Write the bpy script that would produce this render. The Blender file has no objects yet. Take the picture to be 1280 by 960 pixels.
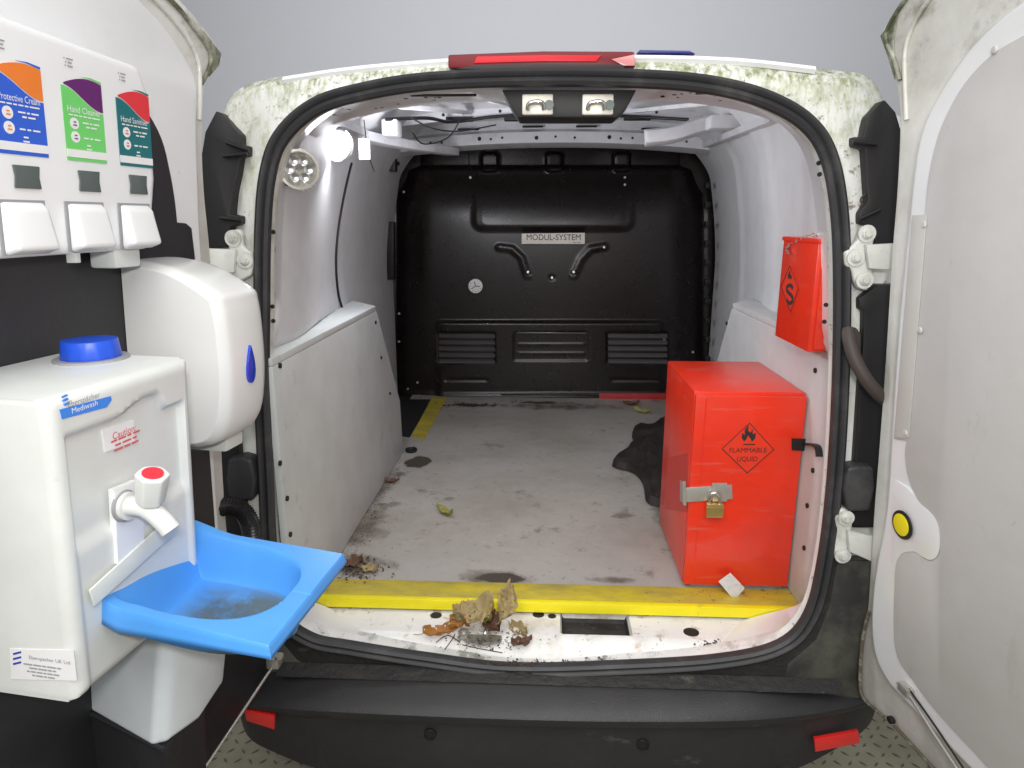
import bpy, bmesh, math, random
from mathutils import Vector as V, Matrix, noise as mnoise
random.seed(7)
sc = bpy.context.scene
col = sc.collection
R = math.radians

# ---------------------------------------------------------------- camera
FOC, W0, H0 = 850.0, 1280, 960
CAM = V((-.012, -1.33, 1.49))
cd = bpy.data.cameras.new('camera'); cam = bpy.data.objects.new('camera', cd); col.objects.link(cam)
cam.location = CAM; cam.rotation_euler = (R(90-13.6), 0, R(2.7))
cd.sensor_width = 36; cd.lens = FOC/W0*36; cd.clip_start = .02; cd.clip_end = 60
sc.camera = cam
RM = cam.rotation_euler.to_matrix()

# ---------------------------------------------------------------- world and lights (photo booth: soft overhead panels, camera flash)
w = bpy.data.worlds.new('World'); sc.world = w; w.use_nodes = True
bg = w.node_tree.nodes['Background']; bg.inputs[0].default_value = (.84, .86, .91, 1); bg.inputs[1].default_value = .42
def area(name, loc, target, sx, sy, power, color=(1, 1, 1), shape='RECTANGLE'):
    l = bpy.data.lights.new(name, 'AREA'); l.shape = shape; l.size = sx; l.size_y = sy; l.energy = power; l.color = color
    o = bpy.data.objects.new(name, l); col.objects.link(o); o.location = loc
    o.rotation_euler = (V(target)-V(loc)).to_track_quat('-Z', 'Y').to_euler(); return o
area('booth_light_overhead', (0, -1.9, 3.3), (0, .2, .8), 3.2, 1.6, 68, (1, .985, .96))
area('booth_light_left', (-1.0, -3.2, 2.6), (-.5, 0, 1.0), 1.4, 1.4, 24, (1, .98, .95))
area('camera_flash', (.06, -1.47, 1.66), (.0, .6, 1.05), .10, .06, 8.5, (1, .97, .93))
area('booth_light_roof', (0, 1.4, 3.6), (0, 4.6, 1.9), 4.0, .8, 135, (.97, .975, 1))
sc.view_settings.view_transform = 'Standard'; sc.view_settings.look = 'None'
sc.view_settings.exposure = .0; sc.view_settings.gamma = 1
sc.render.engine = 'CYCLES'

# ---------------------------------------------------------------- measuring helpers: a sight line met with a real plane of the scene
def ray(px, py): return RM @ V(((px-640)/FOC, -(py-480)/FOC, -1))
def pl(px, py, pt, n):
    d = ray(px, py); n = V(n); return CAM + d*(n.dot(V(pt)-CAM)/n.dot(d))
def Y(px, py, y): return pl(px, py, (0, y, 0), (0, 1, 0))
def X(px, py, x): return pl(px, py, (x, 0, 0), (1, 0, 0))
def Z(px, py, z): return pl(px, py, (0, 0, z), (0, 0, 1))
REAR_LEAN = .04
def REAR(px, py, off=0): return pl(px, py, (0, off, .5), (0, 1, -REAR_LEAN))      # the van's slightly leaning rear face
HX, HY, DA, LEAN = .68, -.04, R(8), .065
def dbasis(s): return V((s*math.sin(DA), -math.cos(DA), 0)), V((-s*math.cos(DA), -math.sin(DA), 0))
def D(s, u, z, w=0):                                  # point of an open door: u from hinge to free edge, w inward
    eu, en = dbasis(s); return V((s*HX, HY, 0)) + eu*u + en*(w+LEAN*(z-.5)) + V((0, 0, z))
def DU(s, px, py, w=0):
    eu, en = dbasis(s); q = pl(px, py, V((s*HX, HY, .5))+en*w, en-V((0, 0, LEAN)))
    return (q-V((s*HX, HY, 0))).dot(eu), q.z

# ---------------------------------------------------------------- materials
def mat(name, color, rough=.5, metal=0, dirt=None, bump=None, coat=0, vary=.06, emit=None, trans=0, spec=.5, extra=None, sss=0):
    m = bpy.data.materials.new(name); m.use_nodes = True; nt = m.node_tree; N = nt.nodes; L = nt.links
    b = N['Principled BSDF']; tc = N.new('ShaderNodeTexCoord').outputs['Object']
    b.inputs['Roughness'].default_value = rough; b.inputs['Metallic'].default_value = metal
    b.inputs['Coat Weight'].default_value = coat; b.inputs['Coat Roughness'].default_value = .08
    b.inputs['Specular IOR Level'].default_value = spec
    if trans: b.inputs['Transmission Weight'].default_value = trans
    if sss: b.inputs['Subsurface Weight'].default_value = sss; b.inputs['Subsurface Radius'].default_value = (.03, .03, .03)
    def noise(scale, det=6, rgh=.6, sv=None):
        src = tc
        if sv:
            mp = N.new('ShaderNodeMapping'); mp.inputs['Scale'].default_value = sv; L.new(tc, mp.inputs[0]); src = mp.outputs[0]
        n = N.new('ShaderNodeTexNoise'); n.inputs['Scale'].default_value = scale; n.inputs['Detail'].default_value = det
        n.inputs['Roughness'].default_value = rgh; L.new(src, n.inputs['Vector']); return n.outputs['Fac']
    def ramp(f, a, c):
        r = N.new('ShaderNodeMapRange'); r.inputs[1].default_value = a; r.inputs[2].default_value = c; L.new(f, r.inputs[0]); r.clamp = True; return r.outputs[0]
    def mul(a, c):
        x = N.new('ShaderNodeMath'); x.operation = 'MULTIPLY'; L.new(a, x.inputs[0])
        if isinstance(c, (int, float)): x.inputs[1].default_value = c
        else: L.new(c, x.inputs[1])
        return x.outputs[0]
    def mix(f, a, c, mode='MIX'):
        x = N.new('ShaderNodeMix'); x.data_type = 'RGBA'; x.blend_type = mode
        if isinstance(f, (int, float)): x.inputs[0].default_value = f
        else: L.new(f, x.inputs[0])
        for s, i in ((a, 6), (c, 7)):
            if isinstance(s, tuple): x.inputs[i].default_value = (*s[:3], 1)
            else: L.new(s, x.inputs[i])
        return x.outputs[2]
    c = mix(ramp(noise(9, 5), .3, .7), tuple(v*(1-vary) for v in color), tuple(min(1, v*(1+vary)) for v in color))
    rsrc = None
    for d in (dirt or []):                            # (colour, scale, lo, hi, amount, stretch[, z0, z1])
        f = ramp(noise(d[1], 9, .68, d[5] if len(d) > 5 else None), d[2], d[3]); f = mul(f, d[4])
        if len(d) > 7:
            g = N.new('ShaderNodeNewGeometry'); s = N.new('ShaderNodeSeparateXYZ'); L.new(g.outputs['Position'], s.inputs[0])
            f = mul(f, ramp(s.outputs['Z'], d[6], d[7]))
        c = mix(f, c, d[0]); rsrc = f
    L.new(c, b.inputs['Base Color'])
    rn = N.new('ShaderNodeMapRange'); rn.inputs[3].default_value = max(.02, rough-.02); rn.inputs[4].default_value = min(1, rough+.04)
    L.new(noise(22, 4), rn.inputs[0]); L.new(rn.outputs[0], b.inputs['Roughness'])
    if bump:
        bp = N.new('ShaderNodeBump'); bp.inputs['Strength'].default_value = bump[1]; bp.inputs['Distance'].default_value = bump[2] if len(bump) > 2 else .002
        L.new(noise(bump[0], 6), bp.inputs['Height']); L.new(bp.outputs[0], b.inputs['Normal'])
    if emit: b.inputs['Emission Color'].default_value = (*emit[0], 1); b.inputs['Emission Strength'].default_value = emit[1]
    return m
GREEN = (.20, .24, .055); GRIME = (.16, .14, .10)
m_weather = mat('weathered_white_paint', (.80, .81, .79), .3, coat=.3, dirt=[
    ((.52, .53, .40), 5, .42, .75, .5, (1, 1, .6)), ((.36, .38, .16), 40, .47, .62, .55, (1.6, 1.6, .45), 1.25, 1.72),
    (GREEN, 16, .50, .66, .6, (1.2, 1.2, .7), 1.0, 1.75), ((.17, .20, .04), 60, .44, .62, .85, (1.4, 1.4, .22), 1.715, 1.752), ((.07, .08, .03), 110, .58, .66, .9, (1, 1, .6), 1.66, 1.75),
    (GRIME, 30, .60, .68, .85, (1, 1, 1.6)), ((.10, .09, .07), 80, .64, .70, .9), ((.12, .11, .08), 12, .50, .6, .9, None, .62, .50)])
m_white = mat('white_body_paint', (.82, .83, .84), .28, coat=.4, vary=.015, dirt=[((.55, .54, .50), 3, .55, .8, .3), ((.35, .33, .28), 60, .69, .74, .6)])
m_doorrim = mat('dirty_door_edge_paint', (.76, .76, .73), .32, coat=.2, dirt=[
    ((.36, .33, .25), 3.5, .4, .7, .55), ((.15, .13, .07), 11, .50, .64, .85, (1, 1, 1.3), 1.62, 1.9), ((.33, .29, .24), 9, .35, .6, .7, None, .75, .5)])
m_sill = mat('chipped_sill_paint', (.82, .82, .80), .35, dirt=[
    ((.42, .36, .24), 6, .50, .68, .7), ((.10, .05, .03), 34, .62, .67, .9), ((.35, .2, .09), 18, .58, .66, .6)])
m_inner = mat('grey_inner_lining', (.655, .665, .67), .55, dirt=[((.44, .44, .44), 2.2, .45, .75, .4)], bump=(180, .08, .001))
m_header = mat('grey_roof_paint', (.66, .67, .69), .38, dirt=[((.30, .29, .28), 7, .52, .75, .5)], bump=(6, .3, .01))
m_panel = mat('light_grey_side_board', (.56, .585, .575), .5, dirt=[((.38, .36, .32), 13, .60, .72, .5), ((.46, .45, .42), 2, .45, .7, .3)], bump=(220, .06, .001))
m_panelr = mat('scuffed_side_board', (.58, .58, .575), .5, dirt=[((.24, .16, .13), 10, .60, .66, .8, None, .78, .60), ((.40, .38, .36), 4, .5, .7, .4)])
m_floor = mat('stained_grey_load_floor', (.39, .372, .345), .42, dirt=[
    ((.25, .22, .18), 2.2, .42, .68, .75), ((.44, .42, .41), 5, .5, .75, .35), ((.13, .105, .075), 8, .60, .68, .7), ((.14, .07, .06), 60, .70, .74, .8), ((.22, .19, .15), 26, .58, .66, .5), ((.50, .48, .46), 40, .64, .68, .5, (.3, 1.5, 1))], bump=(300, .12, .001))
m_yellow = mat('worn_yellow_strip', (.62, .50, .03), .4, dirt=[((.28, .24, .10), 9, .36, .66, .85, (.6, 1.4, 1)), ((.12, .11, .06), 40, .62, .68, .7)])
m_yellowf = mat('bright_yellow_nosing', (.86, .74, .01), .38, dirt=[((.45, .38, .06), 20, .60, .72, .6)])
m_bulk = mat('glossy_black_bulkhead', (.010, .0075, .0075), .27, vary=.02, dirt=[((.020, .0135, .011), 1.3, .36, .80, .8)], spec=.45)
m_slat = mat('lit_slat_paint', (.085, .080, .080), .28, coat=.5)  # greyer than the bulkhead: light caught on slat tops put into the colour
m_black = mat('black_plastic', (.016, .015, .016), .45, spec=.35, bump=(260, .2, .001))
m_bumper = mat('dusty_black_bumper', (.024, .024, .026), .42, dirt=[((.045, .042, .042), 5, .50, .74, .7, (.7, 1, 1)), ((.15, .145, .14), 18, .62, .74, .6, (.35, 1, 1)), ((.30, .29, .28), 60, .70, .74, .5, (.15, 1, 1))], bump=(380, .6, .0016))
m_corner = mat('dusty_grey_plastic', (.034, .034, .033), .5, dirt=[((.17, .17, .13), 6, .42, .7, .7)], bump=(300, .2, .001))
m_rubber = mat('black_rubber_seal', (.030, .030, .033), .52, dirt=[((.12, .115, .11), 9, .50, .75, .55)], bump=(240, .3, .001))
m_rubberlow = mat('muddy_ledge', (.022, .021, .021), .6, dirt=[((.07, .062, .05), 9, .50, .72, .7, (.5, 1, 1)), ((.17, .15, .11), 26, .62, .72, .55, (.6, 1, 1))], bump=(80, .7, .004))
m_board = mat('black_door_board', (.022, .021, .024), .5, dirt=[((.045, .043, .046), 5, .5, .7, .6)], bump=(240, .45, .0015))
m_cream = mat('off_white_plastic', (.69, .71, .685), .33, dirt=[((.60, .61, .55), 5, .55, .75, .35), ((.45, .44, .37), 70, .68, .74, .6), ((.58, .57, .48), 20, .58, .70, .4, (1, 1, .25))])
m_creamlow = mat('plain_off_white_plastic', (.70, .73, .69), .38)
m_disp = mat('glossy_white_plastic', (.86, .87, .88), .22, coat=.3, vary=.01)
m_towel = mat('white_moulded_plastic', (.77, .775, .76), .25, coat=.2, vary=.01, dirt=[((.62, .61, .57), 60, .70, .74, .5)])
m_blue = mat('blue_basin_plastic', (.075, .31, .76), .34, dirt=[((.10, .34, .74), 18, .55, .75, .35), ((.10, .34, .70), 60, .62, .70, .5), ((.085, .11, .10), 10, .36, .56, .95, None, 1.007, .998)])
m_silt = mat('silt_in_basin', (.10, .17, .22), .6, dirt=[((.04, .25, .72), 14, .48, .62, .9)])
m_cap = mat('blue_cap_plastic', (.015, .085, .62), .35)
m_drop = mat('blue_tear_window', (.01, .05, .50), .12, coat=.6)
m_tank = mat('milky_tank_plastic', (.76, .82, .86), .35, sss=.3)
m_red = mat('red_cabinet_paint', (.82, .034, .008), .30, coat=.25, dirt=[((.66, .03, .018), 5, .5, .75, .5), ((.50, .06, .05), 60, .68, .74, .5), ((.62, .16, .13), 26, .58, .70, .6, (.25, .25, 2.2)), ((.52, .05, .035), 3, .45, .7, .6), ((.30, .02, .015), 90, .67, .72, .7)], bump=(4, .25, .01))
m_redlip = mat('faded_red_strip', (.42, .03, .03), .5)
m_brake = mat('brake_light_plastic', (.16, .004, .010), .4, spec=.3)
m_brakein = mat('bright_red_reflector', (.62, .008, .02), .4, spec=.3)
m_reflector = mat('red_reflector', (.80, .02, .02), .2, coat=1, bump=(500, .5, .001))
m_pink = mat('clear_pink_lens_end', (.62, .25, .25), .2)
m_chrome = mat('chrome', (.72, .72, .72), .18, 1)
m_steel = mat('zinc_plated_steel', (.60, .59, .54), .38, .75, dirt=[((.35, .33, .28), 30, .5, .7, .5)])
m_lock = mat('lock_case_metal', (.62, .59, .52), .42, .4)
m_brass = mat('worn_brass', (.62, .46, .16), .32, .85)
m_hinge = mat('painted_hinge', (.66, .67, .63), .4, dirt=[((.30, .30, .24), 14, .5, .68, .6)])
m_hose = mat('dirty_brown_hose', (.055, .043, .038), .6)
m_groundm = mat('booth_floor', (.27, .25, .18), .62, dirt=[((.13, .12, .085), 3, .4, .7, .7)], bump=(90, .4, .002))
m_stud = mat('worn_stud', (.10, .09, .065), .55)
m_wall = mat('grey_backdrop', (.50, .51, .535), .8, vary=.01)
m_dark = mat('dark_hollow', (.012, .011, .011), .7)
m_green2 = mat('window_grey_green', (.10, .125, .12), .25)
m_lf_y = mat('dry_yellow_green_leaf', (.26, .25, .045), .6, dirt=[((.16, .10, .03), 40, .5, .65, .7)])
m_lf_o = mat('orange_brown_leaf', (.40, .17, .035), .55, dirt=[((.16, .06, .02), 40, .5, .68, .8)])
m_lf_p = mat('pale_decayed_leaf', (.36, .28, .13), .7, dirt=[((.17, .09, .035), 60, .48, .66, .85)])
m_lf_b = mat('dark_brown_leaf', (.12, .055, .03), .65, dirt=[((.05, .025, .015), 50, .5, .65, .8)])
m_crumb = mat('dirt_crumbs', (.075, .052, .036), .9)
m_cloth = mat('black_crumpled_sheet', (.022, .017, .016), .6, spec=.3, dirt=[((.06, .045, .035), 9, .5, .7, .7)], bump=(30, .6, .006))
m_card = mat('grey_card', (.58, .57, .55), .6, dirt=[((.40, .38, .35), 90, .5, .6, .5)])
m_led = mat('lamp_glow_face', (1, 1, 1), .4, emit=((.88, .92, 1), 30))
m_lens = mat('lamp_lens', (.50, .49, .44), .12, .35, dirt=[((.22, .21, .19), 70, .45, .6, .8)], bump=(120, 1, .006))
m_paper = mat('white_sticker', (.84, .84, .84), .5)
m_ink = mat('black_ink', (.02, .02, .02), .6)
m_inkgrey = mat('grey_ink', (.33, .33, .35), .6)
m_inkred = mat('red_ink', (.70, .12, .14), .6)
m_inknavy = mat('navy_ink', (.05, .06, .40), .5)
m_plate = mat('pale_name_plate', (.86, .80, .72), .45)
m_lbl_blue = mat('label_blue', (.03, .12, .66), .35); m_lbl_orange = mat('label_orange', (.86, .22, .03), .35)
m_lbl_green = mat('label_light_green', (.17, .66, .16), .35); m_lbl_purple = mat('label_purple', (.13, .015, .15), .35)
m_lbl_teal = mat('label_teal', (.01, .16, .18), .35); m_lbl_red = mat('label_red', (.76, .04, .05), .35)
m_ribbon = mat('ribbon_blue', (.05, .25, .80), .35)
m_tapred = mat('tap_red_button', (.72, .03, .05), .4)
m_yel = mat('yellow_button', (.85, .72, .01), .35)
m_roofblue = mat('dark_blue_plastic', (.02, .02, .20), .3)
m_liner = mat('door_lining_board', (.58, .57, .56), .55, vary=.03, dirt=[((.40, .375, .34), 14, .60, .72, .45, (1, 1, .35)), ((.36, .34, .31), 55, .66, .72, .5), ((.42, .40, .36), 2.5, .45, .7, .4)], bump=(260, .07, .001))
m_linert = mat('door_lining_flap', (.55, .535, .51), .55)

# ---------------------------------------------------------------- building helpers
ORG = {}
def thing(name, label, cat, loc=(0, 0, 0), group=None):
    o = bpy.data.objects.new(name, None); col.objects.link(o); o.location = loc; o.empty_display_size = .05
    o['label'] = label; o['category'] = cat
    if group: o['group'] = group
    ORG[o.name] = V(loc); return o
def link(name, bm, m, parent=None, smooth=True, bevel=0, seg=2, label=None, kind=None, weld=True):
    if weld: bmesh.ops.remove_doubles(bm, verts=bm.verts, dist=1e-6)
    if bevel:
        es = [e for e in bm.edges if len(e.link_faces) == 2 and e.calc_face_angle(0) > R(28)]
        bmesh.ops.bevel(bm, geom=es, offset=bevel, segments=seg, profile=.6, affect='EDGES', clamp_overlap=True)
    bmesh.ops.recalc_face_normals(bm, faces=bm.faces)
    org = ORG.get(parent.name, V((0, 0, 0))) if parent else None
    me = bpy.data.meshes.new(name)
    if org is None:
        vs = [v.co for v in bm.verts]; mn = V([min(v[i] for v in vs) for i in range(3)]); mx = V([max(v[i] for v in vs) for i in range(3)])
        org = V(((mn.x+mx.x)/2, (mn.y+mx.y)/2, mn.z))
    bmesh.ops.translate(bm, verts=bm.verts, vec=-org)
    bm.to_mesh(me); bm.free()
    ms = m if isinstance(m, (list, tuple)) else [m]
    for x in ms: me.materials.append(x)
    if smooth:
        for p in me.polygons: p.use_smooth = True
        try: me.set_sharp_from_angle(angle=R(38))
        except Exception: pass
    o = bpy.data.objects.new(name, me); col.objects.link(o)
    if parent: o.parent = parent; ORG[o.name] = org
    else: o.location = org; ORG[o.name] = org
    if parent and parent.type == 'MESH': pass
    if label: o['label'] = label
    if kind: o['kind'] = kind
    return o
def tag(o, label, cat, group=None):
    o['label'] = label; o['category'] = cat
    if group: o['group'] = group
    return o
def hexa(bm, p):                                       # 8 corners: bottom 4 then top 4
    v = [bm.verts.new(q) for q in p]
    for f in ((0, 1, 2, 3), (7, 6, 5, 4), (0, 4, 5, 1), (1, 5, 6, 2), (2, 6, 7, 3), (3, 7, 4, 0)): bm.faces.new([v[i] for i in f])
def box(a, b, bm=None):
    bm = bm or bmesh.new(); x0, y0, z0 = a; x1, y1, z1 = b
    hexa(bm, [(x0, y0, z0), (x1, y0, z0), (x1, y1, z0), (x0, y1, z0), (x0, y0, z1), (x1, y0, z1), (x1, y1, z1), (x0, y1, z1)]); return bm
def obox(c, ex, ey, ez, bm=None):                      # oriented box: centre and half axes
    bm = bm or bmesh.new(); c = V(c); ex = V(ex); ey = V(ey); ez = V(ez)
    hexa(bm, [c-ex-ey-ez, c+ex-ey-ez, c+ex+ey-ez, c-ex+ey-ez, c-ex-ey+ez, c+ex-ey+ez, c+ex+ey+ez, c-ex+ey+ez]); return bm
def dbox(s, u0, u1, z0, z1, w0, w1, bm=None):          # box in door space
    bm = bm or bmesh.new(); q = lambda u, z, w: D(s, u, z, w)
    hexa(bm, [q(u0, z0, w0), q(u1, z0, w0), q(u1, z0, w1), q(u0, z0, w1), q(u0, z1, w0), q(u1, z1, w0), q(u1, z1, w1), q(u0, z1, w1)]); return bm
def prism(front, back, bm=None):                       # two matching outlines
    bm = bm or bmesh.new(); a = [bm.verts.new(p) for p in front]; b = [bm.verts.new(p) for p in back]; n = len(a)
    bm.faces.new(a); bm.faces.new(b[::-1])
    for i in range(n): j = (i+1) % n; bm.faces.new((a[j], a[i], b[i], b[j]))
    return bm
def slab(pts, off, bm=None): off = V(off); return prism([V(p) for p in pts], [V(p)+off for p in pts], bm)
def cr(pts, n=6, closed=False):                        # Catmull-Rom through any tuples
    P = [tuple(p) for p in pts]; out = []; N = len(P); rng = range(N if closed else N-1)
    g = (lambda i: P[i % N]) if closed else (lambda i: P[min(max(i, 0), N-1)])
    for i in rng:
        p0, p1, p2, p3 = g(i-1), g(i), g(i+1), g(i+2)
        for k in range(n):
            t = k/n; out.append(tuple(.5*((2*b)+(c-a)*t+(2*a-5*b+4*c-d)*t*t+(3*b-a-3*c+d)*t**3) for a, b, c, d in zip(p0, p1, p2, p3)))
    if not closed: out.append(P[-1])
    return out
def sweep(path, prof, bm=None, closed=False, up=None, cap=True):   # prof: list of (a,b) in (side, up) frame, or radius
    bm = bm or bmesh.new(); path = [V(p) for p in path]; n = len(path)
    if isinstance(prof, (int, float)): prof = [(prof*math.cos(t*math.pi/5), prof*math.sin(t*math.pi/5)) for t in range(10)]
    rings = []; last = None
    for i, p in enumerate(path):
        a = path[(i-1) % n] if (closed or i > 0) else p; b = path[(i+1) % n] if (closed or i < n-1) else p
        t = (b-a).normalized()
        if up is not None: u = V(up); u = (u-t*u.dot(t)).normalized()
        else:
            u = last if last is not None else (V((0, 0, 1)) if abs(t.z) < .9 else V((1, 0, 0)))
            u = (u-t*u.dot(t)).normalized(); last = u
        s = t.cross(u); rings.append([bm.verts.new(p+s*x+u*y) for x, y in prof])
    m = len(prof)
    for i in range(n if closed else n-1):
        A, B = rings[i], rings[(i+1) % n]
        for j in range(m): k = (j+1) % m; bm.faces.new((A[j], A[k], B[k], B[j]))
    if cap and not closed: bm.faces.new(rings[0][::-1]); bm.faces.new(rings[-1])
    return bm
def grid(fn, nu, nv, bm=None, mi=None):
    bm = bm or bmesh.new(); g = [[bm.verts.new(fn(i/nu, j/nv)) for j in range(nv+1)] for i in range(nu+1)]
    for i in range(nu):
        for j in range(nv):
            f = bm.faces.new((g[i][j], g[i+1][j], g[i+1][j+1], g[i][j+1]))
            if mi: f.material_index = mi((i+.5)/nu, (j+.5)/nv)
    return bm
def disc(c, n, r, h, seg=20, bm=None, r2=None, up=(0, 0, 1)):      # short cylinder from c along n
    bm = bm or bmesh.new(); c = V(c); n = V(n).normalized(); a = V(up); a = (a-n*a.dot(n)); a = a.normalized() if a.length > .01 else V((1, 0, 0)); b = n.cross(a); r2 = r if r2 is None else r2
    return prism([c+n*h+(a*math.cos(t)+b*math.sin(t))*r2 for t in [k*2*math.pi/seg for k in range(seg)]],
                 [c+(a*math.cos(t)+b*math.sin(t))*r for t in [k*2*math.pi/seg for k in range(seg)]], bm)
def lathe(c, n, prof, seg=24, bm=None):                # prof: (r, h)
    bm = bm or bmesh.new(); c = V(c); n = V(n).normalized(); a = V((0, 0, 1)) if abs(n.z) < .9 else V((1, 0, 0)); a = (a-n*a.dot(n)).normalized(); b = n.cross(a)
    rings = [[bm.verts.new(c+n*h+(a*math.cos(t)+b*math.sin(t))*max(r, 1e-5)) for t in [k*2*math.pi/seg for k in range(seg)]] for r, h in prof]
    for A, B in zip(rings, rings[1:]):
        for j in range(seg): k = (j+1) % seg; bm.faces.new((A[j], A[k], B[k], B[j]))
    bm.faces.new(rings[0][::-1]); bm.faces.new(rings[-1]); return bm
def text(name, s, pos, ex, ey, size, m, parent, width=None, align='CENTER', bold=0, depth=.0004):
    cu = bpy.data.curves.new(name, 'FONT'); cu.body = s; cu.size = 1; cu.align_x = align; cu.align_y = 'CENTER'; cu.extrude = 0; cu.offset = bold; cu.resolution_u = 3
    t = bpy.data.objects.new(name+'_tmp', cu); col.objects.link(t)
    dg = bpy.context.evaluated_depsgraph_get(); me = bpy.data.meshes.new_from_object(t.evaluated_get(dg))
    bpy.data.objects.remove(t); bpy.data.curves.remove(cu)
    bm = bmesh.new(); bm.from_mesh(me); bpy.data.meshes.remove(me)
    xs = [v.co.x for v in bm.verts]; wd = max(xs)-min(xs); sx = width/wd if width else size
    ex = V(ex).normalized(); ey = V(ey).normalized(); n = ex.cross(ey); pos = V(pos)
    for v in bm.verts: v.co = pos+ex*(v.co.x*sx)+ey*(v.co.y*size)+n*depth
    return link(name, bm, m, parent, smooth=False, weld=False)
def small_print(name, words, pos, ex, ey, size, m, parent, width, depth=.0006):   # rows of print too small to read: word-long strokes
    ex = V(ex).normalized(); ey = V(ey).normalized(); n = ex.cross(ey); bm = bmesh.new(); L_ = max(sum(r_)+len(r_)-1 for r_ in words); k = width/L_
    for i, row in enumerate(words):
        x = -(sum(row)+len(row)-1)*k/2; y = ((len(words)-1)/2-i)*size
        for w_ in row:
            a, b = x, x+w_*k; x = b+k; q = [V(pos)+ex*u+ey*(y+v)+n*depth for u, v in ((a, -size*.2), (b, -size*.2), (b, size*.2), (a, size*.2))]
            bm.faces.new([bm.verts.new(p) for p in q])
    return link(name, bm, m, parent, smooth=False, weld=False)
def sstep(a, b, x):
    t = min(1, max(0, (x-a)/(b-a))) if a != b else float(x > a); return t*t*(3-2*t)
def rbox(x, y, x0, x1, y0, y1, r, e):                  # soft-edged rounded rectangle mask, 1 inside
    cx, cy = (x0+x1)/2, (y0+y1)/2; qx = abs(x-cx)-(x1-x0)/2+r; qy = abs(y-cy)-(y1-y0)/2+r
    d = math.hypot(max(qx, 0), max(qy, 0))+min(max(qx, qy), 0)-r; return 1-sstep(-e, 0, d)

# ---------------------------------------------------------------- setting: booth floor and backdrop
bm = bmesh.new(); hexa(bm, [(-12, -8, -.05), (12, -8, -.05), (12, 6, -.05), (-12, 6, -.05), (-12, -8, 0), (12, -8, 0), (12, 6, 0), (-12, 6, 0)])
fl = link('ground', bm, m_groundm, smooth=False); fl['kind'] = 'structure'
bm = bmesh.new()
for i in range(-44, 45):
    for j in range(-40, 22):
        a = R(45 if (i+j) % 2 else -45)+random.uniform(-.05, .05); x = i*.036; y = j*.036
        ex = V((math.cos(a), math.sin(a), 0)); ey = V((-ex.y, ex.x, 0)); c = V((x, y, 0))
        p = [c-ex*.013, c+ey*.0035, c+ex*.013, c-ey*.0035]; b_ = [bm.verts.new(q) for q in p]; t_ = [bm.verts.new(c+(q-c)*.6+V((0, 0, .003))) for q in p]
        bm.faces.new(t_)
        for k in range(4): bm.faces.new((b_[k], b_[(k+1) % 4], t_[(k+1) % 4], t_[k]))
st = link('floor_stud', bm, m_stud, fl, smooth=False, weld=False, kind='stuff')
bw = link('backdrop_wall', box((-7, 5.2, 0), (7, 5.3, 5)), m_wall, smooth=False); bw['kind'] = 'structure'

# ---------------------------------------------------------------- the van
van = thing('van', 'white panel van seen from behind with both rear doors open and mossy door surround', 'van', (0, 0, 0))
PAIRS = [((640, 835), (640, 852)), ((530, 822), (530, 845)), ((440, 808), (440, 838)), ((388, 797), (365, 842)), ((352, 765), (300, 840)), ((339, 690), (288, 740)), ((334, 600), (275, 620)),
 ((329, 480), (262, 480)), ((329, 380), (257, 380)), ((330, 290), (256, 290)), ((336, 220), (258, 200)), ((353, 172), (272, 142)), ((395, 134), (306, 104)), ((455, 115), (420, 86)), ((540, 102), (560, 75)),
 ((680, 97), (680, 71)), ((820, 100), (830, 71)), ((900, 109), (930, 75)), ((962, 127), (1022, 85)), ((1008, 155), (1088, 94)), ((1034, 195), (1112, 135)), ((1047, 260), (1122, 230)), ((1051, 350), (1126, 340)),
 ((1049, 480), (1124, 480)), ((1042, 600), (1116, 600)), ((1030, 700), (1105, 700)), ((1012, 768), (1085, 800)), ((975, 806), (1060, 860)), ((900, 824), (920, 858)), ((780, 832), (780, 852))]
IN = [REAR(*p, 0) for p, q in PAIRS]; OUT = [REAR(*q, .025) for p, q in PAIRS]
INs = [V(p) for p in cr(IN, 6, True)]; OUTs = [V(p) for p in cr(OUT, 6, True)]
ctr = V((0, 0, 1.15))
def outw(p, k): d = V((p.x-ctr.x, 0, p.z-ctr.z)).normalized(); return d*k
nL = len(INs)
def ringface(bm, rows):
    g = [[bm.verts.new(p) for p in r] for r in rows]
    for a, b in zip(g, g[1:]):
        for j in range(len(a)): k = (j+1) % len(a); bm.faces.new((a[j], a[k], b[k], b[j]))
    return bm
# white surround: from inside the opening, over the flange, across the rear face and back along the outside
rows = []
rows.append([p+V((0, .14, 0))+outw(p, .012+.05*sstep(1.26, 1.18, p.z)*sstep(.57, .66, p.z)) for p in INs]); rows.append([p+V((0, .05, 0))+outw(p, .045*sstep(1.24, 1.16, p.z)*sstep(.57, .66, p.z)-.006) for p in INs]); rows.append([p+V((0, .03, 0))-outw(p, .010) for p in INs]); rows.append([p+V((0, .002, 0))-outw(p, .006) for p in INs])
rows.append([p+V((0, .002, 0))+outw(p, .008) for p in INs]); rows.append([p+V((0, .014, 0))+outw(p, .016) for p in INs])
for t in (.25, .4, .55, .7, .85, .95, 1):
    r = []
    for i, (a, b) in enumerate(zip(INs, OUTs)):
        p = a.lerp(b, t); side = max(0, 1-abs((i/6)-9.5)/4)+max(0, 1-abs((i/6)-22.5)/4)
        p.y += .012-.010*math.sin(t*math.pi)+.014*sstep(.35, .5, t)*sstep(.75, .55, t)*min(1, side*1.4)+.012*sstep(.85, 1, t); r.append(p)
    rows.append(r)
rows.append([p+V((0, .03, 0))+outw(p, .006) for p in OUTs]); up_z = lambda z, k: z+k*sstep(1.3, 1.78, z)
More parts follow.
